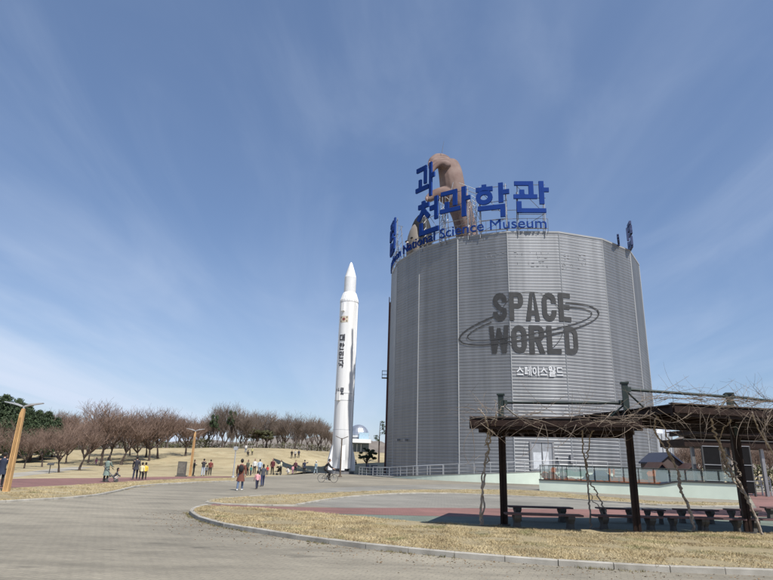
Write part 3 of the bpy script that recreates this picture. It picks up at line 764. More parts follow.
# ------------------------------------------------------------ roof signs
def steel_frame(mb, k, r, z0, z1, wdt, panels=2):
    """lattice stand behind one sign letter"""
    c = pol(k, r); n = (c-CB).normalized(); n.z = 0; t = Vector((-n.y, n.x, 0)); 
    for s_ in (-1, 1):
        for back in (0.15, 1.4):
            top = z1 if back < 1 else z0+(z1-z0)*0.75
            mb.tube([c+t*s_*wdt*0.36-n*back+Vector((0, 0, HB-0.5)), c+t*s_*wdt*0.36-n*back*(1 if back < 1 else 0.5)+Vector((0, 0, top))], 0.065, 5)
        m = panels*3
        for i in range(m):
            za = HB+(z1-HB)*i/m; zb = HB+(z1-HB)*(i+1)/m
            mb.tube([c+t*s_*wdt*0.36-n*0.15+Vector((0, 0, za)), c+t*s_*wdt*0.36-n*1.0+Vector((0, 0, min(zb, z0+(z1-z0)*0.75)))], 0.03, 4)
    for z in (HB+0.4, z0-0.1, (z0+z1)/2, z1-0.3):
        mb.tube([c-t*wdt*0.40-n*0.15+Vector((0, 0, z)), c+t*wdt*0.40-n*0.15+Vector((0, 0, z))], 0.05, 4)
    mb.tube([c-t*wdt*0.36-n*0.2+Vector((0, 0, HB+0.2)), c+t*wdt*0.36-n*0.2+Vector((0, 0, z0))], 0.035, 4)
    mb.tube([c+t*wdt*0.36-n*0.2+Vector((0, 0, z0)), c-t*wdt*0.36-n*0.2+Vector((0, 0, z1-0.5))], 0.035, 4)
def syllable(ch, k, zb, zt, wdt, label, m=M_blue, r=RB+0.25, turn=0.0, th=0.132, frame=True):
    c = pol(k, r); n = (c-CB).normalized(); rot = Matrix.Rotation(turn, 3, 'Z'); n = rot @ n; t = Vector((-n.y, n.x, 0))
    # text runs left to right as seen from outside
    o = thing('sign_letter', label, 'sign', (c.x, c.y, HB), 0, 'blue letters of the roof sign' if m is M_blue else 'letters of the roof sign seen from behind')
    b = MB(); fn = lambda x, y, q: c+t*((x-0.5)*wdt)+n*q+Vector((0, 0, zb+y*(zt-zb)))
    glyph(b, ch, th, fn, 0.26, 0.006); fixn(part(b, 'letter_face', m, o))
    if frame:
        b = MB(); steel_frame(b, k, r-0.2, zb, zt, wdt); part(b, 'support_frame', M_steel, o)
    return o
def zk(px, py, k, r=RB+0.25):
    p = pol(k, r); return Zat(px, py, p.x, p.y)
for ch, k, px, yt, yb, lab in (('관', 0.49, 531, 181.5, 212.5, 'last blue letter of the roof sign, at the right end'),
        ('학', -0.26, 493, 184, 218, 'blue roof letter with a ring and a short cap stroke, second from right'),
        ('과', -1.03, 456, 189, 219, 'blue roof letter in front of the wrist of the giant arm'),
        ('천', -1.68, 428, 199, 233.5, 'blue roof letter below the giant thumb and above the black and white figure'),
        ('립', -3.35, 397.5, 222, 254, 'blue roof letter seen almost edge on at the left rim')):
    syllable(ch, k, zk(px, yb, k), zk(px, yt, k), 4.7 if k > -1.5 else 4.5, lab)
syllable('과', -1.80, zk(425, 199, -1.8), zk(430, 165, -1.8), 3.9, 'blue letter pinched by the giant hand high above the roof sign', turn=0.0, frame=False, th=0.125)
syllable('국', 2.45, zk(619, 244, 2.45), zk(619, 236, 2.45), 2.2, 'dark roof letter seen edge on at the right rim, shorter of the two', M_navy, frame=False, turn=0.55)
syllable('립', 2.95, zk(628, 249, 2.95), zk(628, 225, 2.95), 3.2, 'tall dark roof letter seen edge on at the far right rim', M_navy, frame=False, turn=0.55)
# English line round the rim
def rim_text():
    rr = RB+0.2; per = rr*2*PI/NS
    V, Fc, bb = text2d('National Science Museum')
    b = text_wrapped('Gwacheon National Science Museum', (-4.15, 0.76, HB+0.40, HB+1.78), 0.0, lambda u, v, o: pol(u, rr+o, v), cuts=[], thick=0.15)
    o = thing('sign_lettering', 'thin blue English letters standing along the roof rim', 'sign', (CB.x, CB.y, HB)); part(b, 'letters', M_blue, o)
    b = MB()
    for z in (HB+0.42, HB+1.75):
        b.tube([pol(-4.4+i*0.1, rr-0.2, z) for i in range(53)], 0.035, 4)
    for i in range(27): 
        k = -4.4+i*0.2; b.tube([pol(k, rr-0.2, HB-0.1), pol(k, rr-0.2, HB+1.75)], 0.03, 4)
    part(b, 'mounting_rail', M_steel, o)
rim_text()
# lattice mast and loose bracing among the letters
def bracing():
    o = thing('sign_bracing', 'grey steel lattice bracing behind the roof letters', 'frame', (CB.x, CB.y, HB)); b = MB()
    for k0, k1, z0, z1 in ((-1.75, -1.15, 0.3, 8.0), (-1.5, -1.2, 0, 9), (-0.75, -0.45, 0.2, 7.5), (-1.0, -0.4, 8.3, 6.2), (-0.3, 0.3, 3.4, 3.5), (-3.3, -2.9, 3.5, 0.2)):
        a = pol(k0, RB-0.6, HB+z0); c = pol(k1, RB-1.2, HB+z1); b.tube([a, c], 0.045, 4)
    for kk in (-1.42, -0.68):
        for s_ in (-0.06, 0.06): b.tube([pol(kk+s_, RB-0.9, HB-0.4), pol(kk+s_*0.6, RB-0.9, HB+(7.2 if kk < -1 else 5.5))], 0.05, 4)
        for i in range(10):
            z = HB+i*0.62; b.tube([pol(kk-0.055, RB-0.9, z), pol(kk+0.055, RB-0.9, z+0.62)], 0.028, 4)
            b.tube([pol(kk+0.055, RB-0.9, z), pol(kk-0.055, RB-0.9, z+0.62)], 0.028, 4)
    part(b, 'lattice', M_galv, o)
bracing()

# ------------------------------------------------------------ skin helper
def skin_mesh(name, verts, edges, radii, m, parent=None, sub=1, root=0, flat=None, loc=(0, 0, 0)):
    me = bpy.data.meshes.new(name); loc = Vector(loc)
    me.from_pydata([tuple(Vector(v)-loc) for v in verts], edges, []); me.update()
    o = bpy.data.objects.new(name, me); sc.collection.objects.link(o)
    md = o.modifiers.new('skin', 'SKIN'); md.use_smooth_shade = True
    for i, r in enumerate(radii):
        sv = me.skin_vertices[0].data[i]; sv.radius = r if isinstance(r, (tuple, list)) else (r, r); sv.use_root = (i == root)
    if sub: s_ = o.modifiers.new('sub', 'SUBSURF'); s_.levels = sub; s_.render_levels = sub
    dg = bpy.context.evaluated_depsgraph_get(); dg.update()
    nm = bpy.data.meshes.new_from_object(o.evaluated_get(dg)); 
    bpy.data.objects.remove(o); bpy.data.meshes.remove(me)
    nm.name = name; nm.materials.clear(); nm.materials.append(m)
    nm.polygons.foreach_set('use_smooth', [True]*len(nm.polygons))
    o = bpy.data.objects.new(name, nm); sc.collection.objects.link(o); o.location = loc if not parent else (0, 0, 0)
    if parent: o.parent = parent
    return o
# ------------------------------------------------------------ giant hand
def giant_hand():
    base = D(466, 240, 80); Y = 79.0
    o = thing('giant_hand', 'giant realistic arm and hand rising from the roof and pinching a letter', 'sculpture', (base.x, base.y, HB-0.5))
    m = mat('hand_skin', (0.11, 0.062, 0.052), 0.8, col2=(0.205, 0.15, 0.132), vs=0.45, bump=0.5, bs=2.5)
    P = lambda x, y, Y_=79: D(x, y, Y_)
    chains = [[(P(472, 264, 80.5), 1.85), (P(469, 246, 80.2), 1.8), (P(466, 228, 79.8), 1.75), (P(462.5, 214, 79.4), 1.75), (P(459, 204, 79.2), (1.9, 1.9)), (P(453.5, 193, 79), (1.95, 2.1)), (P(451.8, 183, 79), (1.9, 2.2)), (P(450.8, 174, 79), (1.8, 2.2)), (P(448.8, 166, 79), (1.55, 2.1)), (P(445.5, 160.8, 79), (1.25, 1.9))]]
    for dy, ex, ey, r in ((1.7, 0.0, 0.0, 0.52), (0.55, 0.5, 3.2, 0.53), (-0.6, 1.4, 6.4, 0.52), (-1.6, 3.0, 9.0, 0.45)):
        chains.append([(P(449, 167+ey*.2, 79+dy), r*1.9), (P(446.5, 160.5+ey*.4, 78.9+dy), r*1.75), (P(441.5, 157.2+ey*.7, 78.7+dy*.9), r*1.3), (P(436+ex*.6, 157.2+ey*.85, 78.3+dy*.65), r*1.15), (P(431.8+ex*.8, 160.2+ey*.85, 77.9+dy*.45), r*0.95), (P(429.6+ex, 164.4+ey*.8, 77.5+dy*.3), r*0.7), (P(429.2+ex, 166.8+ey*.8, 77.4+dy*.25), r*0.45)])
    chains.append([(P(453, 200, 78.8), 1.7), (P(446, 195, 78.4), 1.5), (P(440, 193.5, 78), 1.15), (P(433.5, 195.6, 77.5), 0.85), (P(429, 198, 77.1), 0.66), (P(425.8, 200.6, 76.8), 0.42)])
    hs_ = []
    for c in chains:
        hs_.append(skin_mesh('hand', [q[0] for q in c], [(i, i+1) for i in range(len(c)-1)], [q[1] for q in c], m, None, 2, 0))
    h = hs_[0]; bm = bmesh.new()
    for q in hs_: bm.from_mesh(q.data)
    bm.to_mesh(h.data); bm.free()
    for q in hs_[1:]: bpy.data.objects.remove(q)
    md = h.modifiers.new('fuse', 'REMESH'); md.mode = 'VOXEL'; md.voxel_size = 0.10
    md = h.modifiers.new('soften', 'SMOOTH'); md.iterations = 7; md.factor = 0.5
    dg = bpy.context.evaluated_depsgraph_get(); dg.update(); nm = bpy.data.meshes.new_from_object(h.evaluated_get(dg)); h.modifiers.clear(); h.data = nm
    nm.materials.clear(); nm.materials.append(m); nm.polygons.foreach_set('use_smooth', [True]*len(nm.polygons))
    h.location = (0, 0, 0)
    for v in h.data.vertices:
        c = v.co; c += Vector((noise.noise(c*0.5), noise.noise(c*0.5+Vector((7, 0, 0))), 0))*0.12
        c -= Vector(o.location)
    h.parent = o
    b = MB()
    for x, y, Y_ in ((429.6, 163.5, 76.6), (426.8, 198.8, 76.7)):
        b.ell(P(x, y, Y_), 0.24, 0.2, 0.34, 8, 5)
    part(b, 'nail', mat('nail_pink', (0.32, 0.22, 0.2), 0.35), o)
    b = MB(); b.tube([P(442, 153, 79), P(443, 146, 79), P(444, 141, 79)], [0.05, 0.03, 0.02], 4); part(b, 'lightning_rod', M_steel, o)
    b = MB()
    for x0, y0, x1, y1 in ((466, 190, 482, 196), (470, 200, 484, 228), (463, 193, 470, 234)):
        b.tube([P(x0, y0, 77.5), P(x1, y1, 76)], 0.05, 4)
    part(b, 'brace', M_steel, o)
giant_hand()
def roof_figure():
    c = pol(-2.55, RB-2.2); o = thing('figure_head', 'dark haired pale head figure peeking over the roof rim behind the English letters', 'sculpture', (c.x, c.y, HB-0.5))
    zt = Zat(421, 218, c.x, c.y); zt = min(zt, HB+6); hh = zt-HB+2.0; n = (c-CB).normalized(); t = Vector((-n.y, n.x, 0))
    rot = Matrix((t, -n, Vector((0, 0, 1)))).transposed()
    b = MB(); b.ell(c+Vector((0, 0, HB+hh/2-2.6))+n*0.35, 1.95, 1.45, hh/2+0.15, 18, 12, rot); part(b, 'face', mat('pale_face', (0.24, 0.21, 0.18), 0.7, vs=0.6), o, True)
    b = MB(); b.ell(c+Vector((0, 0, HB+hh/2-1.9))-n*0.1+t*0.15, 2.7, 1.35, hh/2+0.85, 18, 12, rot); part(b, 'hair', mat('black_hair', (0.012, 0.013, 0.016), 0.8), o, True)
    b = MB(); b.ell(c+n*1.95+t*0.3+Vector((0, 0, HB+1.25)), 0.45, 0.2, 0.22, 10, 6, rot); part(b, 'mouth', mat('red_lips', (0.30, 0.05, 0.04), 0.5), o, True)
    b = MB(); b.ell(c+n*1.95+t*0.1+Vector((0, 0, HB+1.9)), 0.22, 0.25, 0.4, 8, 6, rot); part(b, 'nose', MT.get('x') or mat('pale_nose', (0.38, 0.32, 0.28), 0.6), o, True)
    b = MB()
    for s_ in (-0.7, 0.9): b.ell(c+n*1.75+t*s_+Vector((0, 0, HB+2.6)), 0.35, 0.15, 0.14, 8, 6, rot)
    part(b, 'eyes', mat('eye_dark', (0.02, 0.02, 0.02), 0.4), o, True)
roof_figure()
print('roof done')

# ------------------------------------------------------------ rocket
def rocket():
    AZ, DR = -0.0665, 88.7; rx, ry = DR*math.sin(AZ), DR*math.cos(AZ)
    o = thing('space_rocket', 'tall white space rocket standing upright beside the round hall', 'rocket', (rx, ry, 0))
    z = lambda py: Zat(345, py, rx, ry)
    def lathe(prof, name, m, n=40, smooth=True):
        b = MB(); b.lathe(prof, n, (rx, ry, 0)); ob = part(b, name, m, o, smooth)
        return ob
    R1 = 1.46; R2 = 0.95
    zc = [z(262), z(277.5), z(293), z(303)]
    nose = [(0.06, zc[0]), (0.22, zc[0]-0.25)]
    nose += [(0.06+(R2-0.06)*t**0.8, zc[0]-(zc[0]-zc[1])*t) for t in (0.25, 0.45, 0.65, 0.85, 1.0)]
    lathe(nose[::-1], 'nose_cone', M_rocket)
    lathe([(R2, zc[2]), (R2, zc[1])], 'upper_stage', mat('pale_grey_paint', (0.64, 0.65, 0.67), 0.45, var=0.05))
    b = MB(); rr = []
    for zz, r, k in ((zc[3], R1, 0.0), (zc[3]+0.35, R1-0.03, 0.06), (zc[2]-0.15, R2+0.12, 0.05), (zc[2], R2+0.05, 0)):
        rr.append([Vector((rx+(r+(k if i % 2 else 0))*math.cos(2*PI*i/48), ry+(r+(k if i % 2 else 0))*math.sin(2*PI*i/48), zz)) for i in range(48)])
    b.rings(rr); part(b, 'ribbed_fairing', M_rocket, o)
    zb = z(430); lathe([(R1, zb), (R1, zc[3])], 'body', M_rocket, 56)
    b = MB()
    for py in (303, 394, 401, 430): b.lathe([(R1+0.005, z(py)-0.04), (R1+0.03, z(py)-0.03), (R1+0.03, z(py)+0.03), (R1+0.005, z(py)+0.04)], 48, (rx, ry, 0), False)
    part(b, 'joint_ring', mat('joint_grey', (0.42, 0.43, 0.45), 0.5), o)
    b = MB(); b.lathe([(R1+0.02, 0.75), (R1+0.03, 2.2), (R1+0.10, 2.3), (R1+0.02, zb-0.05), (R1+0.02, zb)][::1], 40, (rx, ry, 0)); part(b, 'base_skirt', M_rocket, o, True)
    b = MB(); b.lathe([(1.1, 0.35), (1.2, 0.75)], 30, (rx, ry, 0)); b.lathe([(1.9, 0.0), (1.9, 0.35)], 30, (rx, ry, 0)); part(b, 'stand', mat('stand_grey', (0.14, 0.14, 0.15)), o)
    def ang(a, r, zz): a = R_(a)-PI/2; return Vector((rx+r*math.cos(a), ry+r*math.sin(a), zz))
    # fins / boxes at the foot
    for a in (-72, 8, 98, 188):
        p = MB(); d0 = ang(a, R1, 0)-Vector((rx, ry, 0)); d0.normalize(); t = Vector((-d0.y, d0.x, 0))
        pr = [(R1-0.1, 0.5), (R1+0.55, 0.5), (R1+0.55, 2.0), (R1-0.02, 4.3)]
        p.rings([[Vector((rx, ry, 0))+d0*q[0]+t*s_+Vector((0, 0, q[1])) for q in pr] for s_ in (-0.35, 0.35)]); part(p, 'fin', M_rocket, o)
    # cable duct strakes
    for a in (58, 66, -130):
        p = MB(); p.tube([ang(a, R1+0.05, 0.8), ang(a, R1+0.05, z(303)-0.6), ang(a, R1-0.1, z(303)-0.2)], 0.16 if a != 66 else 0.1, 6); part(p, 'cable_duct', M_rocket, o)
    for py, px in ((309, 343), (397, 338)):
        a = -32; zz = z(py); p = MB(); q = ang(a, R1+0.05, zz); p.box(q, (0.5, 0.45, 1.3), R_(a)); part(p, 'hatch_box', M_rocket, o)
    # flag-like panel and lettering
    fn = lambda u, v, off: ang(math.degrees(u/R1), R1+0.02+off, v)
    def patch(u0, u1, v0, v1, off=0.0):
        q = MB(); n = 6
        q.rings([[fn(u0+(u1-u0)*i/n, v0, off) for i in range(n+1)], [fn(u0+(u1-u0)*i/n, v1, off) for i in range(n+1)]], cap=False, closed=False); return q
    u = R_(-26)*R1; zf = z(321)
    part(patch(u-0.72, u+0.72, zf-0.5, zf+0.5), 'emblem_panel', mat('emblem_tan', (0.50, 0.40, 0.27), 0.5, col2=(0.62, 0.56, 0.46), vs=2), o)
    q = MB()
    for i in range(16):
        a0, a1 = 2*PI*i/16, 2*PI*(i+1)/16
        q.add([fn(u, zf, 0.012), fn(u+0.24*math.cos(a0), zf+0.24*math.sin(a0), 0.012), fn(u+0.24*math.cos(a1), zf+0.24*math.sin(a1), 0.012)], [(0, 1, 2)])
    part(q, 'emblem_disc', mat('emblem_dark_red', (0.22, 0.06, 0.06), 0.5), o)
    q = MB()
    for sx in (-1, 1):
        for sz in (-1, 1):
            for k in range(3):
                cx, cz = u+sx*(0.44+0.07*k), zf+sz*(0.30+0.0*k); p = patch(cx-0.02, cx+0.02, cz-0.13, cz+0.13, 0.012); q.add(p.v, p.f)
    part(q, 'emblem_bars', M_print, o)
    ink = mat('rocket_ink', (0.035, 0.035, 0.045), 0.5); q = MB(); n = 4; zt, zl = z(335), z(369.5); hh = (zt-zl)/n
    uc = R_(-30)*R1
    for i, ch in enumerate('대한민국'):
        f2 = lambda x, y, off, i=i: fn(uc+(x-0.5)*0.95, zt-(i+1)*hh+hh*(0.1+0.8*y), off+0.02)
        glyph(q, ch, 0.17, f2, 0.02, 0.003)
    part(q, 'lettering', ink, o)
    q = MB(); zt, zl = z(389), z(395.5)
    for i, ch in enumerate('나로'):
        f2 = lambda x, y, off, i=i: fn(uc+(i-1)*0.72+0.1+x*0.62, zl+(zt-zl)*y, off+0.02); glyph(q, ch, 0.15, f2, 0.02, 0.003)
    part(q, 'name_lettering', ink, o)
    q = MB(); rnd = random.Random(2)
    for py in (439, 441, 452, 450):
        for i in range(10):
            x = -1.1+i*0.13; p = patch(x, x+0.07, z(py), z(py)+0.16, 0.0); q.add(p.v, p.f)
    part(q, 'small_markings', mat('marking_blue', (0.18, 0.2, 0.28)), o)
    return rx, ry
rocket()

# ------------------------------------------------------------ ramp, platform and railings
def ramp():
    r0, r1 = RB+0.5, RB+2.6
    zr = lambda k: 0.06+1.34*max(0, min(1, (k+2.3)/2.9))
    ks = [-3.1+i*0.1 for i in range(47)]
    o = thing('access_ramp', 'mint green ramp and platform curving round the foot of the hall', 'ramp', pol(0, r1))
    b = MB(); b.rings([[pol(k, r0, 0), pol(k, r1, 0), pol(k, r1, zr(k)), pol(k, r0, zr(k))] for k in ks]); fixn(part(b, 'retaining_wall', M_mint, o))
    b = MB(); b.rings([[pol(k, r0, zr(k)+0.003), pol(k, r1+0.03, zr(k)+0.003), pol(k, r1+0.03, zr(k)+0.06), pol(k, r0, zr(k)+0.06)] for k in ks]); fixn(part(b, 'walking_surface', mat('ramp_concrete', (0.24, 0.235, 0.22)), o))
    def rail(name, ra, k0, k1, h, dens, label):
        t = thing(name, label, 'railing', pol(k0, ra)); n = int((k1-k0)/0.1)
        kk = [k0+(k1-k0)*i/n for i in range(n+1)]
        for hz in (h, h*0.62, h*0.30):
            b = MB(); b.tube([pol(k, ra, zr(k)+0.05+hz) for k in kk], 0.035 if hz == h else 0.02, 5); part(b, 'handrail' if hz == h else 'rail', M_galv, t)
        m = int((k1-k0)*FACE/dens)
        for i in range(m+1):
            k = k0+(k1-k0)*i/m; b = MB(); b.tube([pol(k, ra, zr(k)+0.05), pol(k, ra, zr(k)+0.05+h)], 0.035, 5); part(b, 'post', M_galv, t)
    rail('steel_railing', r1-0.1, -3.1, 1.4, 1.1, 1.55, 'steel handrail along the outer edge of the curved ramp')
    rail('steel_railing', r1+1.5, -3.3, -1.0, 1.0, 1.5, 'lower steel railing standing on the paving in front of the curved ramp')
ramp()
def garden_wall():
    a = G(539.5, 490.3); b_ = G(741, 500.2); d = (b_-a).normalized(); n = Vector((-d.y, d.x, 0)); L = (b_-a).length
    o = thing('mint_wall', 'pale mint rendered terrace wall with a stepped dark coping', 'wall', a)
    at = lambda s_, q, z: a+d*s_+n*q+Vector((0, 0, z))
    # coping heights
    def zs(px, py):
        # distance along
        best = min((abs((lambda v: v.x*ray(px, py).y-v.y*ray(px, py).x)(a+d*(L*i/200)))/(a+d*(L*i/200)).length, L*i/200) for i in range(201))
        p = a+d*best[1]; return best[1], Zat(px, py, p.x, p.y)
    s1, z1 = zs(660, 487.5); s2, z2 = zs(681, 482); z0 = zs(541, 480.3)[1]; z3 = zs(738, 482.5)[1]
    print('wall z', z0, z1, z2, z3, s1, s2, L)
    prof = [(0, z0), (s1, z0), (s2, z2), (L, z2)]
    z1 = z0
    b = MB(); b.rings([[at(s_, 0, 0), at(s_, 0.25, 0), at(s_, 0.25, z), at(s_, 0, z)] for s_, z in prof]); fixn(part(b, 'wall', M_mint, o))
    b = MB(); b.rings([[at(s_, -0.06, z+0.003), at(s_, 0.3, z+0.003), at(s_, 0.3, z+0.10), at(s_, -0.06, z+0.10)] for s_, z in prof]); fixn(part(b, 'coping', M_dark, o))
    b = MB(); b.rings([[at(0.002, 0.25, 0), at(0.25, 0.25, 0), at(0.25, 0.25, z0), at(0.002, 0.25, z0)], [at(0.002, 6, 0), at(0.25, 6, 0), at(0.25, 6, z0), at(0.002, 6, z0)]]); fixn(part(b, 'side_wall', M_mint, o))
    b = MB(); b.rings([[at(L-.25, 0.25, 0), at(L-0.002, 0.25, 0), at(L-0.002, 0.25, z2), at(L-.25, 0.25, z2)], [at(L-.25, 6, 0), at(L-.002, 6, 0), at(L-.002, 6, z2), at(L-.25, 6, z2)]]); fixn(part(b, 'side_wall', M_mint, o))
    b = MB(); b.rings([[at(0.25, 0.3, z0-0.15), at(L-.25, 0.3, z0-0.15)], [at(0.25, 6, z0-0.15), at(L-.25, 6, z0-0.15)]], cap=False, closed=False); part(b, 'terrace_floor', mat('terrace_floor', (0.3, 0.3, 0.27)), o)
    # glass railing
    t = thing('glass_railing', 'glass panel railing with steel posts on top of the mint terrace wall', 'railing', a)
    zf = lambda s_: z0+0.1 if s_ <= s1 else (z2+0.1 if s_ >= s2 else z0+0.1+(z2-z0)*(s_-s1)/(s2-s1))
    H = 1.08
    tp = lambda s_: z0+0.1+H
    m = 13
    for i in range(m+1):
        s_ = 0.1+(L-0.2)*i/m; q = MB(); q.tube([at(s_, 0.12, zf(s_)), at(s_, 0.12, tp(s_))], 0.03, 6); part(q, 'post', M_woodg, t)
        if i < m:
            s3 = 0.1+(L-0.2)*(i+1)/m; q = MB(); q.rings([[at(s_+.06, 0.12, zf(s_)+.06), at(s3-.06, 0.12, zf(s3)+.06), at(s3-.06, 0.12, tp(s3)-.06), at(s_+.06, 0.12, tp(s_)-.06)], [at(s_+.06, 0.135, zf(s_)+.06), at(s3-.06, 0.135, zf(s3)+.06), at(s3-.06, 0.135, tp(s3)-.06), at(s_+.06, 0.135, tp(s_)-.06)]]); part(q, 'glass_panel', M_glass, t)
    q = MB(); q.tube([at(0.05, 0.12, tp(0)), at(L-0.05, 0.12, tp(0))], 0.035, 6); part(q, 'handrail', M_woodg, t)
    # bars at the left return
    for i in range(7):
        q = MB(); q.tube([at(0.12+0.35*i, 0.06, z0+.1), at(0.12+0.35*i, 0.06, z0+.1+H)], 0.022, 5); part(q, 'bar', M_woodg, t)
    # cut-out art panels behind the glass
    om = mat('art_orange', (0.62, 0.17, 0.045), 0.6, var=0.15, vs=2); bm_ = mat('art_blue', (0.05, 0.085, 0.17), 0.6); tm = mat('art_teal', (0.22, 0.36, 0.31), 0.6); pm = mat('art_pale', (0.45, 0.47, 0.45), 0.6)
    def art(name, pts, m, q0, label, cat='sign'):
        c = MB(); c.extr([(p[0], p[1]) for p in pts], lambda x, y: at(x, q0, z0+0.1+y), lambda x, y: at(x, q0+0.03, z0+0.1+y))
        ob = part(c, name, m, o2)
        return ob
    S = lambda px: zs(px, 480)[0]
    o2 = thing('art_fence', 'orange and blue cut out landscape panels fixed behind the glass railing', 'art panel', a)
    rnd = random.Random(12); e = S(659)
    pts = [(0.3, 0.0)]; x = 0.3
    pts.append((x, 0.15))
    while x < e:
        px_ = x/e; base = 0.16+0.10*math.sin(x*1.1)+rnd.uniform(-.03, .06)
        if 0.05 < px_ < 0.16: base += 0.45*math.sin((px_-0.05)/0.11*PI)
        if 0.60 < px_ < 0.78: base += 0.22*math.sin((px_-0.60)/0.18*PI)
        pts.append((x, base)); x += rnd.uniform(0.1, 0.22)
        pts.append((x, base*rnd.uniform(0.6, 0.95)))
    pts += [(e, 0.3), (e, 0.0)]
    art('orange_ground', pts, om, 0.30, '')
    bx0 = S(592); art('blue_hill', [(bx0-1.0, 0.02), (bx0-0.5, 0.40), (bx0, 0.5), (bx0+.2, .78), (bx0+.9, .80), (bx0+1.3, .45), (bx0+1.9, .3), (bx0+2.1, 0.02)], bm_, 0.36, '')
    bx0 = S(574); art('teal_hill', [(bx0-1.4, .3), (bx0-1.1, .7), (bx0-.4, .8), (bx0, .62), (bx0+.8, .78), (bx0+1.2, .3)], tm, 0.42, '')
    for px_, w_, h_ in ((553, .5, .95), (610, .18, .98), (614, .18, .98), (650, .5, .9), (655, .3, .98)):
        s_ = S(px_); art('orange_figure', [(s_-w_/2, .1), (s_-w_/3, h_*.6), (s_-w_/2, h_*.8), (s_-w_/5, h_), (s_+w_/2, h_*.95), (s_+w_/4, h_*.5), (s_+w_/2, .1)], om, 0.33, '')
    s_ = S(546); art('orange_figure', [(s_-.4, .1), (s_-.5, .4), (s_-.2, .62), (s_+.1, .5), (s_+.4, .66), (s_+.7, .4), (s_+.6, .1)], om, 0.335, '')
    s_ = S(563); art('pale_figure', [(s_-.3, .15), (s_-.3, .5), (s_, .7), (s_+.3, .5), (s_+.3, .15)], pm, 0.39, '')
garden_wall()

# ------------------------------------------------------------ pergola
def pergola():
    P1, P2, P3 = G(504.5, 528), G(638, 536), G(749, 536)
    P4 = P3+(P3-P2)*1.02+Vector((0.3, 0.9, 0)); P0 = None
    print('posts', P1, P2, P3)
    root = thing('pergola', 'dark timber pergola overgrown with bare wisteria', 'pergola', (P2.x, P2.y, 0))
    secs = [(P1, P2, 2.80, 'a'), (P2, P3, 3.22, 'b'), (P3, P4, 3.22, 'c')]
    for P, hh in ((P1, 4.02), (P2, 4.36), (P3, 4.25), (P4, 4.3)):
        b = MB(); a = math.atan2((P2-P1).y, (P2-P1).x)
        pz = 2.8 if P is P1 else 3.2; b.box(P+Vector((-.068, 0, pz/2)), (0.075, 0.2, pz), a); b.box(P+Vector((.068, 0, pz/2)), (0.075, 0.2, pz), a); b.box(P+Vector((0, 0, pz/2-.06)), (0.062, 0.13, pz-.15), a)
        ob = part(b, 'post', M_wood, root)
        b = MB(); b.box(P+Vector((0, 0, 0.06)), (0.34, 0.34, 0.12), a); part(b, 'post_base', M_dark, ob)
        b = MB(); b.box(P+Vector((0, 0, (3.0+hh)/2-0.05)), (0.17, 0.2, hh-2.95), a); b.box(P+Vector((0, 0, hh-0.02)), (0.24, 0.26, 0.05), a); part(b, 'upper_post', M_woodg, root)
    fr, bk = 2.0, 3.0
    for i, (A, B, z, nm) in enumerate(secs):
        d = (B-A).normalized(); n = Vector((-d.y, d.x, 0)); ov = 0.72 if i == 0 else 0.1
        a0 = A-d*ov; b0 = B+d*(0.15 if i == 0 else 0.0); L = (b0-a0).length
        zz = lambda q: Vector((0, 0, q))
        for q, name in ((-fr, 'front_beam'), (bk, 'rear_beam'), (0.0, 'centre_beam')):
            b = MB(); b.beam(a0+n*q+zz(z+0.13), b0+n*q+zz(z+0.13), 0.10 if q else 0.2, 0.26 if q <= 0 else 0.2)
            if q < 0: b.beam(a0+n*(q-0.09)+zz(z+0.16)+d*0.02, b0+n*(q-0.09)+zz(z+0.16)-d*.02, 0.04, 0.16)
            part(b, name, M_wood, root)
        nr = int(L/0.55)
        for k in range(nr+1):
            p = a0+d*(0.12+(L-0.24)*k/nr); b = MB(); b.beam(p+n*(-fr+0.06)+zz(z+0.17), p+n*(bk-0.06)+zz(z+0.11), 0.09, 0.17); part(b, 'rafter', M_wood, root)
        for k in range(12):
            q = -fr+0.2+(fr+bk-0.4)*k/11; b = MB(); b.beam(a0+n*q+zz(z+0.285), b0+n*q+zz(z+0.285), 0.40, 0.04); part(b, 'slat', M_wood, root)
        b = MB(); th = z+0.31; b.beam(a0+n*(-fr)+zz(th+0.02), b0+n*(-fr)+zz(th+0.02), 0.16, 0.03); part(b, 'edge_trim', mat('trim_brown', (0.055, 0.036, 0.027)), root)
        # truss pipe above
        top = z+0.95 if i == 0 else z+0.93
        b = MB(); b.tube([A+zz(top), B+zz(top-0.02)], 0.045, 8); part(b, 'tie_pipe', M_woodg, root)
        for e, s_ in ((A, 1), (B, -1)):
            b = MB(); b.tube([e+zz(top-0.02), e+d*s_*0.75+zz(z+0.30)], 0.028, 6); part(b, 'brace', M_woodg, root)
            b = MB(); b.box(e+d*s_*0.14+zz(top), (0.1, 0.12, 0.14)); part(b, 'bracket', M_woodg, root)
    return P1, P2, P3, P4
P1, P2, P3, P4 = pergola()

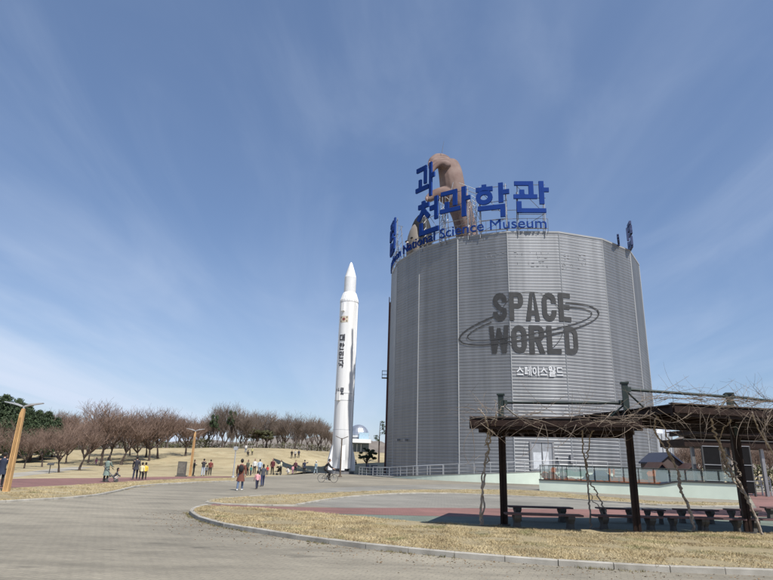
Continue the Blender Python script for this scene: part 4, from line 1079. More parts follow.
def bench_proto():
    t = thing('park_bench', 'bench', 'bench', (0, 0, 0), 0, 'slatted benches under the pergola')
    for k in range(4):
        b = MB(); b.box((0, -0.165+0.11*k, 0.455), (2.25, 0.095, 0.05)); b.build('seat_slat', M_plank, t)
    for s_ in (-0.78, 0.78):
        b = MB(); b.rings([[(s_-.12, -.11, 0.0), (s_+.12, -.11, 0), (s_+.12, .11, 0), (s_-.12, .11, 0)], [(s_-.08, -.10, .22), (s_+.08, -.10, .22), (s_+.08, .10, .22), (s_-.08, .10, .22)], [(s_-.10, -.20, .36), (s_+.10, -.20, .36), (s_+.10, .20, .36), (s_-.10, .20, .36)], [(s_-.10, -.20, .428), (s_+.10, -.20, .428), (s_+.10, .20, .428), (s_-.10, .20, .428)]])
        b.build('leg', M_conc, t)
    return t
bp_ = bench_proto(); used_ = False
def put(proto, first, loc, rz, label, sx=1.0):
    o = proto if first else copy_tree(proto); o.location = loc; o.rotation_euler = (0, 0, rz); o['label'] = label; o.scale = (sx, 1, 1); return o
bl = [((544, 531.5), 1.0, 'front row bench nearest the left pergola post, a looping vine at its end'),
      ((628, 533), 0.9, 'front row bench behind the middle post of the pergola'),
      ((688, 534), 0.55, 'short front row bench just left of the right post, behind a leaning vine'),
      ((722, 535), 0.62, 'front row bench beside the right post of the pergola'),
      ((778, 536), 0.9, 'front row bench at the right edge of the picture'),
      ((540, 521.5), 1.0, 'rear row bench behind the leftmost front bench'),
      ((617, 522.5), 0.6, 'short rear row bench left of the middle post'),
      ((655, 524), 0.30, 'single seat stool standing just right of the middle post'),
      ((697, 523.5), 0.68, 'rear row bench between the middle and right posts'),
      ((744, 523), 0.55, 'rear row bench behind the right post'),
      ((786, 520), 0.8, 'rear row bench cut by the right edge of the picture')]
for i, (p, sx, lab) in enumerate(bl):
    g = G(*p, 0.0); put(bp_, i == 0, (g.x, g.y, 0.012), 0.0+0.04*((i*7) % 3-1)*0.5+0.02, lab, sx)

# ------------------------------------------------------------ wisteria
def vine(name, label, strands, twigs, seed):
    rnd = random.Random(seed); base = strands[0][0][0]
    o = thing(name, label, 'vine', (base.x, base.y, 0), 0, 'bare wisteria vines climbing the pergola')
    b = MB()
    for j, (pts, r0, r1) in enumerate(strands):
        c = wander(pts, 0.075, 9, rnd, seed+j*3.3); n = len(c)
        b.tube(c, [0.82*(r0+(r1-r0)*i/(n-1))*(1+0.55*noise.noise(Vector((i*1.3, seed, j)))) for i in range(n)], 7)
    ob = part(b, 'trunk', M_vine, o, True)
    b = MB()
    for (p, dirv, L, r) in twigs:
        n = max(5, int(L/0.11)); q = Vector(p); d = Vector(dirv).normalized(); pts = [q.copy()]; curl = Vector((rnd.uniform(-1, 1), rnd.uniform(-1, 1), rnd.uniform(-1, 1)))*0.25
        for i in range(n):
            curl += Vector((rnd.gauss(0, 1), rnd.gauss(0, 1), rnd.gauss(0, 1)))*0.10
            d = (d+curl*0.30+Vector((0, 0, -0.03))).normalized(); q = q+d*L/n; pts.append(q.copy())
        b.tube(pts, [r*(1-0.75*i/n) for i in range(n+1)], 4)
        for s_ in range(rnd.randint(1, 4)):
            i = rnd.randint(1, n-1); dd = (Vector((rnd.gauss(0, 1), rnd.gauss(0, 1), rnd.gauss(0.2, 1)))).normalized(); l = rnd.uniform(0.12, 0.45)
            b.tube([pts[i], pts[i]+dd*l*0.5+Vector((0, 0, rnd.uniform(-.03, .06))), pts[i]+dd*l+Vector((rnd.uniform(-.08, .08), 0, rnd.uniform(-.05, .1)))], [r*0.5, r*0.4, 0.002], 3)
    part(b, 'twigs', M_vine2, o, True)
def twset(x0px, x1px, n, seed, Yf=14.6, up=0.35):
    rnd = random.Random(seed); out = []
    for i in range(n):
        px = rnd.uniform(x0px, x1px); t = (px-478)/300
        zr_ = 3.1 if px < 640 else 3.54
        Y_ = rnd.choice([Yf, Yf, rnd.uniform(Yf-0.05, Yf+4)]) + (0.2 if px > 640 else 0)
        x = D(px, 420, Y_).x
        z = zr_-rnd.uniform(0.0, 0.30) if Y_ < Yf+0.2 else zr_+0.03
        if rnd.random() < 0.6: dv = (rnd.choice([-1, 1])*rnd.uniform(.5, 1), rnd.uniform(-.15, .3), rnd.uniform(-.35, .2))
        else: dv = (rnd.uniform(-1, 1), rnd.uniform(-.3, .3), rnd.uniform(-0.1, 0.6)*up)
        out.append(((x, Y_-0.10, z), dv, rnd.uniform(0.4, 1.7), rnd.uniform(0.0035, 0.009)))
    for i in range(n//9):
        px = rnd.uniform(x0px, x1px); Y_ = rnd.uniform(Yf, Yf+3); x = D(px, 420, Y_).x
        out.append(((x, Y_, 3.1 if px < 640 else 3.56), (rnd.uniform(-.8, .8), 0, 1), rnd.uniform(0.3, 0.8), 0.006))
    for i in range(n//7):
        px = rnd.uniform(x0px, x1px); Y_ = rnd.uniform(Yf-0.1, Yf+1); x = D(px, 420, Y_).x
        out.append(((x, Y_, 2.85 if px < 640 else 3.28), (rnd.uniform(-.8, .8), 0, -0.5), rnd.uniform(0.5, 1.4), 0.009))
    return out
def vp(lst, Y0): return [D(x, y, Y0+(dy if True else 0)) for x, y, dy in lst]
g1 = G(481, 529)
vine('wisteria', 'bare twisted vine climbing alone left of the first pergola post', [
    (vp([(480.5, 529, 0), (481, 505, -0.1), (484, 482, -0.2), (485, 462, -0.2), (490, 440, -0.5), (488, 427, -1.4), (484, 415, -2.0), (478, 408, -2.0)], g1.y), 0.045, 0.02),
    (vp([(481.5, 529, 0.05), (484, 500, 0.1), (482, 478, 0), (488, 458, -.1), (487, 440, -.5), (491, 425, -1.4), (497, 413, -2.0), (505, 404, -2)], g1.y), 0.035, 0.015),
    (vp([(486, 445, -.3), (492, 432, -1), (496, 418, -2), (494, 400, -2.1)], g1.y), 0.02, 0.008)], twset(470, 545, 24, 5), 1.0)
g2 = G(590, 531)
vine('wisteria', 'bare vine with a hanging loop at its foot between the left and middle posts', [
    (vp([(590.5, 530, 0), (590, 510, 0), (588, 490, 0), (586.5, 470, 0), (583, 450, -.3), (582.5, 432, -1), (584, 416, -2)], g2.y), 0.035, 0.025),
    (vp([(591, 530, 0), (600, 527, 0), (606, 518, 0), (604, 508, 0), (598, 496, 0), (591, 484, 0), (588, 474, 0), (587.5, 455, -.3), (590, 436, -1), (600, 424, -1.8), (612, 413, -2)], g2.y), 0.032, 0.02),
    (vp([(594, 529, .1), (603, 524, .1), (600, 508, .1), (592, 500, .1), (590, 489, .1)], g2.y), 0.02, 0.012)], twset(540, 640, 30, 15), 4.0)
g3 = G(694, 535)
vine('wisteria', 'bare vine slanting down to the grass between the middle and right posts', [
    (vp([(694, 536, 0), (693, 522, 0), (688, 505, 0), (681, 490, 0), (679, 474, 0), (672, 460, -.2), (664, 446, -.5), (656, 434, -1), (655, 420, -1.8), (662, 406, -2)], g3.y), 0.05, 0.025),
    (vp([(695, 536, 0), (690, 515, 0), (686, 500, .1), (679, 487, 0), (676, 468, 0), (669, 452, -.5), (668, 438, -1), (660, 420, -1.8), (652, 412, -2)], g3.y), 0.035, 0.02)], twset(630, 705, 36, 25), 8.0)
g4 = G(763, 538)
vine('wisteria', 'bare knotted vine leaning beside the right pergola post, its trunk coiled at mid height', [
    (vp([(764, 539, 0), (757, 520, 0), (748, 500, 0), (741, 485, 0), (733, 474, 0), (727, 462, 0), (722, 448, -.4), (716, 436, -1), (712, 422, -1.7), (713, 408, -2)], g4.y), 0.05, 0.03),
    (vp([(741, 485, .1), (736, 478, .1), (729, 476, .1), (722, 466, .1), (724, 452, 0), (728, 456, 0), (735, 462, 0), (738, 470, 0), (741, 474, 0), (736, 477, .1)], g4.y), 0.028, 0.02),
    (vp([(748, 500, .1), (740, 488, .1), (730, 474, .1), (724, 460, .1), (720, 446, -.3), (722, 432, -1), (730, 420, -1.8), (738, 406, -2)], g4.y), 0.03, 0.015)], twset(700, 760, 40, 35), 12.0)
g5 = G(800, 540)
vine('wisteria', 'bare vine spreading over the pergola roof at the right edge of the picture', [
    (vp([(806, 541, 0), (795, 500, 0), (778, 465, 0), (768, 445, -.4), (758, 428, -1.4), (752, 412, -2)], g5.y), 0.045, 0.02),
    (vp([(768, 445, -.4), (763, 432, -1), (767, 418, -1.9), (775, 404, -2)], g5.y), 0.02, 0.01)], twset(745, 800, 36, 45), 16.0)
print('pergola done')

# ------------------------------------------------------------ trees
def seg_tree(seed, H, spread, levels, trunk_h, twig_mat, kids=(5, 6, 6, 5), droop=0.0, tr=0.13, twig_r=0.010, lean=0.1):
    rnd = random.Random(seed); tb, cb = MB(), MB()
    def branch(p, d, L, r, lv):
        n = 4 if lv < 2 else (3 if lv == 2 else 2); pts = [p]; q = p; dd = d
        for i in range(n):
            dd = (dd+Vector((rnd.gauss(0, .13), rnd.gauss(0, .13), rnd.gauss(0.04 if lv < 3 else 0, .12)-droop*lv*.03))).normalized(); q = q+dd*L/n; pts.append(q)
        (tb if lv < 2 else cb).tube(pts, [max(r*(1-0.62*i/n), twig_r*0.6) for i in range(n+1)], 6 if lv < 2 else 3, cap=(lv < 2))
        if lv >= levels: return
        k = kids[lv]
        for j in range(k):
            t = rnd.uniform(0.30, 1.0) if lv else rnd.uniform(0.75, 1.0); i = min(int(t*n), n-1); b0 = pts[i].lerp(pts[i+1], t*n-i)
            az = 2*PI*(j+rnd.random()*.7)/k; side = Vector((math.cos(az), math.sin(az), 0))
            up = rnd.uniform(0.25, 0.8)
            nd = (dd*0.55+side*spread*(1.0 if lv == 0 else 0.75)+Vector((0, 0, up*(0.7 if lv else 0.8)))).normalized()
            branch(b0, nd, L*(rnd.uniform(0.55, 0.8) if lv else (H-trunk_h)*0.62/L*rnd.uniform(.8, 1.15)), r*(0.5 if lv else 0.55), lv+1)
    branch(Vector((0, 0, -0.1)), Vector((rnd.uniform(-lean, lean), rnd.uniform(-lean, lean), 1)).normalized(), trunk_h, tr, 0)
    t = thing('cherry_tree', '', 'tree'); tb.build('trunk', M_bark, t, True); cb.build('crown', twig_mat, t)
    return t
def leaf_cloud(rnd, clumps, per, leaf, squash=0.8, flat=0.0):
    mb = MB()
    for (c, r) in clumps:
        for i in range(int(per*r*r)):
            d = Vector((rnd.gauss(0, 1), rnd.gauss(0, 1), rnd.gauss(0, 1))).normalized(); q = c+Vector((d.x, d.y, d.z*squash))*r*(rnd.random()**0.45)
            n = (d+Vector((rnd.gauss(0, .6), rnd.gauss(0, .6), rnd.gauss(0, .6)))).normalized(); a, b = frame_of(n)
            s_ = leaf*rnd.uniform(.6, 1.3); th = rnd.uniform(0, PI); a2 = a*math.cos(th)+b*math.sin(th); b2 = b*math.cos(th)-a*math.sin(th)
            mb.add([q-a2*s_, q+b2*s_*.35, q+a2*s_, q-b2*s_*.35], [(0, 1, 2, 3)])
    return mb
def conifer(seed, H, W, kind='cone', m=None):
    rnd = random.Random(seed); t = thing('pine_tree', '', 'tree'); tb = MB()
    tb.tube([(0, 0, -.1), (rnd.uniform(-.1, .1), 0, H*.4), (rnd.uniform(-.2, .2), 0, H*.92)], [H*.022+.04, H*.016+.02, 0.03], 6)
    cl = []
    if kind == 'cone':
        n = 34
        for i in range(n):
            f = (i+.5)/n; z = H*(0.22+0.76*f); rad = W*0.5*(1-f)**0.6*rnd.uniform(.5, 1.0); a = i*2.4+rnd.random()
            for k in range(2):
                aa = a+k*PI+rnd.uniform(-.4, .4); c = Vector((math.cos(aa)*rad*.75, math.sin(aa)*rad*.75, z)); cl.append((c, W*0.20*(1.1-f*.8)*rnd.uniform(.8, 1.2)+.12))
                tb.tube([(0, 0, z-.3), tuple(c)], [0.05, 0.02], 4)
        mb = leaf_cloud(rnd, cl, 190, 0.20, .7)
    elif kind == 'umbrella':
        for i in range(26):
            a = rnd.uniform(0, 2*PI); r = W*.5*math.sqrt(rnd.random())*.85; z = H*(.62+.34*rnd.random())*(1-.25*(r/(W*.5))**2); c = Vector((math.cos(a)*r, math.sin(a)*r, z))
            cl.append((c, rnd.uniform(.35, .7)*W/5)); tb.tube([(0, 0, H*.35), (c.x*.5, c.y*.5, c.z*.85), tuple(c)], [.07, .05, .02], 4)
        mb = leaf_cloud(rnd, cl, 750, 0.16, .55)
    else:  # thin with tufts
        for i in range(9):
            f = i/9; z = H*(.5+.48*f); a = rnd.uniform(0, 2*PI); r = W*.4*(1-f*.4)*rnd.uniform(.4, 1); c = Vector((math.cos(a)*r, math.sin(a)*r, z)); cl.append((c, W*.14)); tb.tube([(0, 0, z-.4), tuple(c)], [.05, .02], 4)
        mb = leaf_cloud(rnd, cl, 200, 0.16, .5)
    tb.build('trunk', M_bark, t, True); mb.build('crown', m or M_pine, t)
    return t
cherries = [seg_tree(10+i, 4.6, 0.85, 4, 1.5, M_twig, (6, 6, 6, 6), tr=0.14, twig_r=0.011) for i in range(5)]
tall = [seg_tree(40+i, 8.0, 0.5, 4, 2.6, M_twigd, (6, 6, 7, 6), tr=0.17, twig_r=0.02) for i in range(3)]
pines = [conifer(60+i, 9.0, 6.4) for i in range(3)]
usedp = set()
def plant(protos, idx, loc, s_, rz, label, cat='tree', group=None, name=None, sz=None):
    p = protos[idx % len(protos)]
    o = p if id(p) not in usedp else copy_tree(p); usedp.add(id(p))
    o.location = loc; o.rotation_euler = (0, 0, rz); o.scale = (s_, s_, sz or s_); tag(o, label, cat, group)
    if name: o.name = name
    return o
rt = random.Random(77)
# nearer cherry trees, left lawn (foot pixel, crown-top pixel)
fc = [((-28, 474), 415), ((3, 470), 420), ((24, 468.5), 428), ((42, 467), 424), ((59, 472.5), 420), ((79, 470.5), 412), ((66, 464), 420), ((88, 463), 414), ((101, 466), 398), ((108, 461.5), 404),
      ((121, 465), 404), ((137, 461.5), 420), ((149, 461), 406), ((158, 458.5), 404), ((146, 457.5), 412)]
labs = ['cherry tree behind the dark coated person at the left edge', 'cherry tree hidden behind the near orange lamp post', 'cherry tree just right of the near orange lamp post', 'low cherry tree behind the small dark sign',
 'leaning cherry tree right of the small dark sign, foremost of its row', 'cherry tree left of the person in the long grey green coat', 'cherry tree behind the two foremost cherry trees', 'cherry tree beside the child in pink on the pale path',
 'tall cherry tree rising behind the long grey green coat', 'cherry tree among the strollers on the pale path', 'cherry tree between the grey green coat and the two yellow jackets', 'low cherry tree above the dark clad adult with two children',
 'wide cherry tree right of the yellow jacketed children', 'tall cherry tree left of the stone slab', 'cherry tree behind the wide one near the yellow jackets']
for i, ((px, py), ty) in enumerate(fc):
    g = GT(px, py); H = Zat(px, ty, g.x, g.y)-g.z
    plant(cherries, i, g, H/5.6, rt.uniform(0, 6), 'bare '+labs[i], group='bare cherry trees on the left lawn', sz=H/5.4)
# dense row behind
for i in range(26):
    px = -20+i*13.5+rt.uniform(-4, 4)
    if 325 < px < 345: px -= 18
    g0 = rt.uniform(102, 128) if px < 190 else rt.uniform(118, 150); d = ray(px, 455); d /= d.y; x = d.x*g0
    if px < 245: ty = 413+rt.uniform(-8, 8)
    else: ty = 418+rt.uniform(-6, 8)
    z = terr(x, g0); H = Zat(px, ty, x, g0)-z
    plant(cherries if px < 205 else tall, i+2, (x, g0, z), H/(5.6 if px < 205 else 8.6)*rt.uniform(.75, 1.25), rt.uniform(0, 6), 'bare tree in the far line of trees beyond the lawn', group='far bare trees beyond the lawn', name='bare_tree', sz=H/(5.6 if px < 205 else 8.6))
for i in range(50):
    px = -30+i*7.9+rt.uniform(-3, 3); g0 = rt.uniform(150, 190); d = ray(px, 455); d /= d.y; x = d.x*g0
    ty = 417+rt.uniform(-3, 12) if px < 330 else 430+rt.uniform(0, 8)
    z = terr(x, g0); H = Zat(px, ty, x, g0)-z
    plant(tall, i, (x, g0, z), H/8.6*rt.uniform(.7, 1.35), rt.uniform(0, 6), 'bare tree in the far line of trees beyond the lawn', group='far bare trees beyond the lawn', name='bare_tree', sz=H/8.6)
# dark pines far left
for i, (px, ty) in enumerate(((-22, 392), (-6, 393), (8, 398), (20, 404), (31, 409), (41, 411), (52, 417), (14, 402), (-14, 399))):
    g0 = 88+(i*5) % 17; d = ray(px, 455); d /= d.y; x = d.x*g0; z = terr(x, g0); H = Zat(px, ty, x, g0)-z
    plant(pines, i, (x, g0, z), H/9, rt.uniform(0, 6), 'dark green pine in the grove behind the cherry trees at far left', group='dark pines at far left', name='pine_tree')
# clipped evergreen hedge closing the top of the lawn
def hedge(px0, px1, Y, h, label, seed):
    rnd = random.Random(seed); a = D(px0, 450, Y); b_ = D(px1, 450, Y); n = int((b_.x-a.x)/0.8); cl = []
    o = thing('hedge', label, 'hedge', ((a.x+b_.x)/2, Y, terr((a.x+b_.x)/2, Y)), 0)
    for i in range(n):
        x = a.x+(b_.x-a.x)*(i+rnd.random()*.6)/n; yy = Y+rnd.uniform(-.5, .5)+2*noise.noise(Vector((x*.05, 0, seed)))
        hh = h*(0.75+.6*noise.noise(Vector((x*.11, seed, 0)))+rnd.uniform(-.1, .15)); z = terr(x, yy)
        for k in range(2): cl.append((Vector((x, yy, z+hh*(.25+.5*k))), 0.75*h/2))
    mb = leaf_cloud(rnd, cl, 60, 0.22, .8); part(mb, 'leaves', M_pinebr, o)
    tb = MB()
    for i in range(0, n, 2): x = a.x+(b_.x-a.x)*i/n; tb.tube([(x, Y, terr(x, Y)-.1), (x, Y, terr(x, Y)+h*.7)], .05, 4)
    part(tb, 'stems', M_bark, o)
hedge(205, 334, 150, 2.2, 'low dark hedge along the top of the lawn just left of the rocket', 1)
hedge(676, 800, 66, 2.6, 'dark scrubby hedge beyond the terrace right of the hall', 3)
hedge(-40, 212, 146, 3.0, 'long dark hedge behind the cherry trees on the left lawn', 2)
# single evergreens
um = [conifer(70+i, 6, 5, 'umbrella') for i in range(2)]; tuft = [conifer(80, 9, 4, 'tuft')]; br = [conifer(90, 5, 6, 'umbrella', M_pinebr)]
g = GT(366, 470.5); plant(um, 0, (g.x, g.y, 0), 0.72, 1, 'low spreading green pine between the rocket and the hall', name='pine_tree')
for px, ty, sc_, lab, Yd in ((211, 412, 0.9, 'dark pine with a flat top rising above the bare trees', 128), (229, 408, 1.0, 'tallest flat topped pine above the bare trees near the grey lamp', 132)):
    d = ray(px, 455); d /= d.y; x = d.x*Yd; z = terr(x, Yd); H = Zat(px, ty, x, Yd)-z
    plant(um, 1, (x, Yd, z), H/6*0.42, 2, lab, name='pine_tree', sz=H/6*1.0)
for px, Yd in ((256, 138), (266, 140)):
    d = ray(px, 455); d /= d.y; x = d.x*Yd; z = terr(x, Yd)
    plant(br, 0, (x, Yd, z), 0.95, Yd, 'olive brown round crowned evergreen at the top of the lawn, %s one of two' % ('left' if px < 260 else 'right'), name='evergreen_tree')
d = ray(379, 455); d /= d.y; plant(tuft, 0, (d.x*120, 120, terr(d.x*120, 120)), 0.95, 0, 'thin tall pine with sparse tufts just left of the hall', name='pine_tree')

# ------------------------------------------------------------ far hills
def hills(name, pts, Y, thick, m):
    b = MB(); n = len(pts); r1 = []; r2 = []; r3 = []
    for i, (px, py) in enumerate(pts):
        p = D(px, py, Y); r1.append(Vector((p.x*0.93, Y-thick, -1))); r2.append(p); r3.append(Vector((p.x*1.06, Y+thick, -1)))
    b.rings([r1, r2, r3], cap=False, closed=False); o = b.build(name, m, None, True)
    bm = bmesh.new(); bm.from_mesh(o.data); bmesh.ops.subdivide_edges(bm, edges=bm.edges[:], cuts=5, use_grid_fill=True)
    for v in bm.verts: v.co.z += (noise.noise(v.co*0.05)*2.2+noise.noise(v.co*0.3)*1.3) if v.co.z > 1 else 0
    bm.to_mesh(o.data); bm.free()
    return tag(fixn(o), kind='structure')
M_hill = mat('wooded_hill', (0.12, 0.10, 0.085), 0.95, col2=(0.19, 0.165, 0.14), vs=0.15, bump=0.8, bs=0.5)
hills('hills', [(-200, 440), (-60, 436), (0, 438), (60, 440), (120, 441), (180, 441), (240, 439), (300, 438), (322, 434), (335, 429), (348, 431), (362, 438), (385, 440), (440, 446), (640, 452), (665, 442), (690, 435), (720, 433), (760, 438), (800, 434), (900, 430), (1050, 432)], 330, 90, M_hill)

# ------------------------------------------------------------ observatory
def observatory():
    Y = 150; c = D(358, 446, Y); zg = terr(c.x, c.y)
    o = thing('observatory', 'small white observatory with a silver dome behind the rocket', 'building', (c.x, c.y, zg)); wm = M_white
    z0 = Zat(358, 436, c.x, c.y)
    b = MB(); b.lathe([(2.55, zg), (2.55, z0-0.2)], 28, c*Vector((1, 1, 0)) if False else (c.x, c.y, 0)); part(b, 'drum', M_galv, o)
    r = 2.7; dz = Zat(358, 424.5, c.x, c.y)-z0
    b = MB(); b.lathe([(r*math.cos(a), z0+dz*math.sin(a)) for a in [PI/2*i/9 for i in range(9)]]+[(0.05, z0+dz)], 24, (c.x, c.y, 0)); part(b, 'dome', mat('silver_dome', (0.55, 0.56, 0.58), 0.3, 0.8, var=0.15, vs=0.8), o, False)
    b = MB(); b.lathe([(r+.1, z0-0.3), (r+.1, z0)], 28, (c.x, c.y, 0)); part(b, 'dome_ring', wm, o)
    a = D(360, 443, Y-4); b = MB(); b.box((a.x, Y-4, Zat(360, 441, a.x, Y-4)), (5.4, 3, 0.9)); part(b, 'balcony', wm, o)
    b = MB(); b.box((a.x, Y-3, (zg+Zat(360, 443, a.x, Y-4))/2), (4.4, 2, Zat(360, 443, a.x, Y-4)-zg)); part(b, 'lower_storey', mat('glazed_base', (0.10, 0.12, 0.13), 0.2), o)
    a = D(364, 436, Y-3.4); b = MB(); b.box((a.x, Y-3, a.z), (2.4, 2, 1.6)); part(b, 'lift_tower', mat('pale_blue_panel', (0.35, 0.48, 0.58), 0.4), o)
    b = MB()
    for i in range(5): b.box((a.x-4.6+i*1.0, Y-4.2, zg+0.9), (0.12, 0.12, 1.9))
    part(b, 'columns', wm, o)
observatory()

# ------------------------------------------------------------ things right of the hall
def right_side():
    # silver curved hall
    c = G(662, 478); c = Vector((D(664, 450, 78).x, 78, 0)); m = mat('silver_cladding', (0.55, 0.56, 0.58), 0.35, 0.6, var=0.12, vs=0.5)
    Y = 80; x0 = D(640, 440, Y).x; x1 = D(681, 440, Y).x; zt = Zat(670, 428, x1, Y)
    o = thing('metal_pavilion', 'silver clad pavilion with a curved front right of the round hall', 'building', ((x0+x1)/2, Y, 0))
    b = MB(); r = (x1-x0)/2; rr = []
    for z, k in ((0, 1), (zt*0.9, 1), (zt, 0.93)): rr.append([Vector(((x0+x1)/2+r*k*math.cos(2*PI*i/28), Y+3+r*k*math.sin(2*PI*i/28), z)) for i in range(28)])
    b.rings(rr); part(b, 'wall', m, o)
    b = MB()
    for i in range(28): a = 2*PI*(i+.5)/28; b.box(((x0+x1)/2+(r+.02)*math.cos(a), Y+3+(r+.02)*math.sin(a), zt*.45), (.08, .08, zt*.88), a)
    part(b, 'standing_seams', M_steel, o)
    def gable(px0, px1, pyr, pye, Y, m_r, m_w, lab, name='hut', depth=6):
        a = D(px0, pye, Y); b_ = D(px1, pye, Y); rg = D((px0+px1)/2, pyr, Y).z; ez = a.z; cx = (a.x+b_.x)/2; hw = (b_.x-a.x)/2
        o = thing(name, lab, 'hut', (cx, Y+depth/2, 0))
        q = MB(); q.box((cx, Y+depth/2, ez/2), (hw*1.8, depth*.9, ez)); part(q, 'wall', m_w, o)
        q = MB(); q.rings([[Vector((cx-hw, yy, ez)), Vector((cx, yy, rg)), Vector((cx+hw, yy, ez)), Vector((cx+hw*.98, yy, ez-.15)), Vector((cx, yy, rg-.2)), Vector((cx-hw*.98, yy, ez-.15))] for yy in (Y, Y+depth)]); fixn(part(q, 'roof', m_r, o))
        q = MB(); q.extr([(cx-hw*.9, ez), (cx, rg-.2), (cx+hw*.9, ez)], lambda x, y: Vector((x, Y+.3, y)), lambda x, y: Vector((x, Y+.4, y))); part(q, 'gable', m_w, o)
    rr_ = mat('red_brown_roof', (0.06, 0.03, 0.026), 0.7, vs=4, var=.25); bb = mat('dark_blue_roof', (0.025, 0.035, 0.07), 0.6, vs=4); wbr = mat('brown_wall', (0.07, 0.05, 0.045), 0.8)
    gable(659, 684, 452, 462, 62, bb, wbr, 'small hut with a dark blue roof beside the silver pavilion', depth=5)
    gable(684, 705, 463, 472, 60, rr_, wbr, 'small hut with a red brown roof right of the blue roofed one', depth=4)
    gable(654, 672, 462, 472, 56, rr_, bb, 'low hut with a red brown roof close to the round hall', depth=3)
    # low white barrier
    q = thing('white_barrier', 'low pale barrier with posts behind the terrace', 'fence', (D(690, 475, 52).x, 52, 0))
    a = D(668, 474, 52); b_ = D(770, 479, 52)
    for dz in (0, -0.35, -0.7):
        b = MB(); b.beam((a.x, 52, a.z+dz), (b_.x, 52, a.z+dz), .04, .06); part(b, 'rail', M_galv, q)
    for i in range(12):
        x = a.x+(b_.x-a.x)*i/11; b = MB(); b.box((x, 52.05, a.z/2), (.08, .08, a.z)); part(b, 'post', M_galv, q)
    # second pergola behind
    Y = 25.0; o = thing('rear_pergola', 'second dark pergola roof behind the first one, with a pale pipe along its edge', 'pergola', (D(720, 480, Y).x, Y, 0))
    xa = D(703, 430, Y).x; xb = D(860, 430, Y).x; zt = D(720, 428, Y).z; zz = zt-0.05
    b = MB(); b.beam((xa, Y, zz-.12), (xb, Y, zz-.12), .1, .26); b.beam((xa+.9, Y+3.4, zz-.12), (xb, Y+3.4, zz-.12), .1, .26); part(b, 'edge_beam', M_wood, o)
    b = MB(); b.tube([(xa-1.4, Y-.15, zz+.07), (xb, Y-.15, zz+.07)], .055, 8); part(b, 'edge_pipe', mat('pale_pipe', (0.45, 0.45, 0.43), .5), o)
    for i in range(16):
        x = xa+.1+(xb-xa-.2)*i/15; b = MB(); b.beam((x, Y+.06, zz-.1), (x+.1, Y+3.3, zz-.1), .12, .16); part(b, 'rafter', M_wood, o)
    for i in range(10):
        b = MB(); b.beam((xa, Y+.2+i*.34, zz+.0), (xb, Y+.2+i*.34, zz+.0), .2, .05); part(b, 'slat', M_wood, o)
    for px in (741, 812):
        x = D(px, 480, Y+1.6).x; b = MB(); b.box((x, Y+1.6, (zz-.2)/2), (.3, .3, zz-.2)); part(b, 'post', M_wood, o)
    # black notice panels
    for px0, px1, lab in ((706, 723.5, 'tall black panel in a grey frame, the left one under the rear pergola'), (738, 754, 'tall black panel in a grey frame, the right one under the rear pergola')):
        Yp = 49.0; a = D(px0, 483, Yp); b_ = D(px1, 483, Yp); zt = Zat(px0, 446, a.x, Yp); w_ = b_.x-a.x; cx = (a.x+b_.x)/2
        o = thing('display_panel', lab, 'panel', (cx, Yp, 0), 0, 'black display panels')
        q = MB(); q.box((cx, Yp, zt/2+.1), (w_-.12, .12, zt-.3)); part(q, 'panel', mat('black_panel', (0.010, 0.010, 0.011), .9, spec=.1), o)
        for s_ in (-1, 1): q = MB(); q.box((cx+s_*w_/2, Yp, zt/2), (.11, .16, zt)); part(q, 'upright', M_dark, o)
        for z in (zt, zt*.62, zt*.3): q = MB(); q.box((cx, Yp-.08, z), (w_, .06, .07)); part(q, 'crossbar', M_steel, o)
    Yp = 49.4; a = D(684, 440, Yp); b_ = D(800, 440, Yp); zt = Zat(715, 447.5, D(715, 447, Yp).x, Yp)
    o = thing('flat_canopy', 'dark flat canopy above the two black panels under the rear pergola', 'canopy', ((a.x+b_.x)/2, Yp+1, 0))
    q = MB(); q.box(((a.x+b_.x)/2, Yp+2.2, zt+.35), (b_.x-a.x, 4.4, .6)); part(q, 'deck', M_wood, o)
    q = MB(); q.box(((a.x+b_.x)/2, Yp-.05, zt+.62), (b_.x-a.x+.2, .1, .12)); part(q, 'edge_trim', M_dark, o)
    for x in (a.x+.9, D(730, 440, Yp).x, D(764, 440, Yp).x, b_.x-.3): q = MB(); q.box((x, Yp+.6, (zt+.05)/2), (.25, .25, zt+.05)); part(q, 'column', M_steel, o)
    # bare trees on the slope beyond
    for i, (px, Yd, ty) in enumerate(((684, 100, 438), (694, 110, 435), (704, 105, 438), (724, 100, 432), (756, 95, 436), (768, 100, 434), (782, 96, 430), (664, 120, 440))):
        d = ray(px, 455); d /= d.y; H = Zat(px, ty, d.x*Yd, Yd)
        plant(cherries, i, (d.x*Yd, Yd, 0), H/5.6, i, 'bare tree on the slope right of the round hall', group='bare trees right of the hall', name='bare_tree')
    # white steel railing at far right
    t = thing('white_railing', 'white railing with upright bars at the right edge behind the pergola', 'railing', G(765, 488))
    a = G(752, 489); b_ = G(800, 491)
    for z in (.15, 1.0): q = MB(); q.beam(a+Vector((0, 0, z)), b_+Vector((0, 0, z)), .05, .05); part(q, 'rail', M_galv, t)
    for i in range(18): q = MB(); p = a.lerp(b_, i/17); q.tube([p, p+Vector((0, 0, 1.0))], .022, 5); part(q, 'bar', M_galv, t)
right_side()

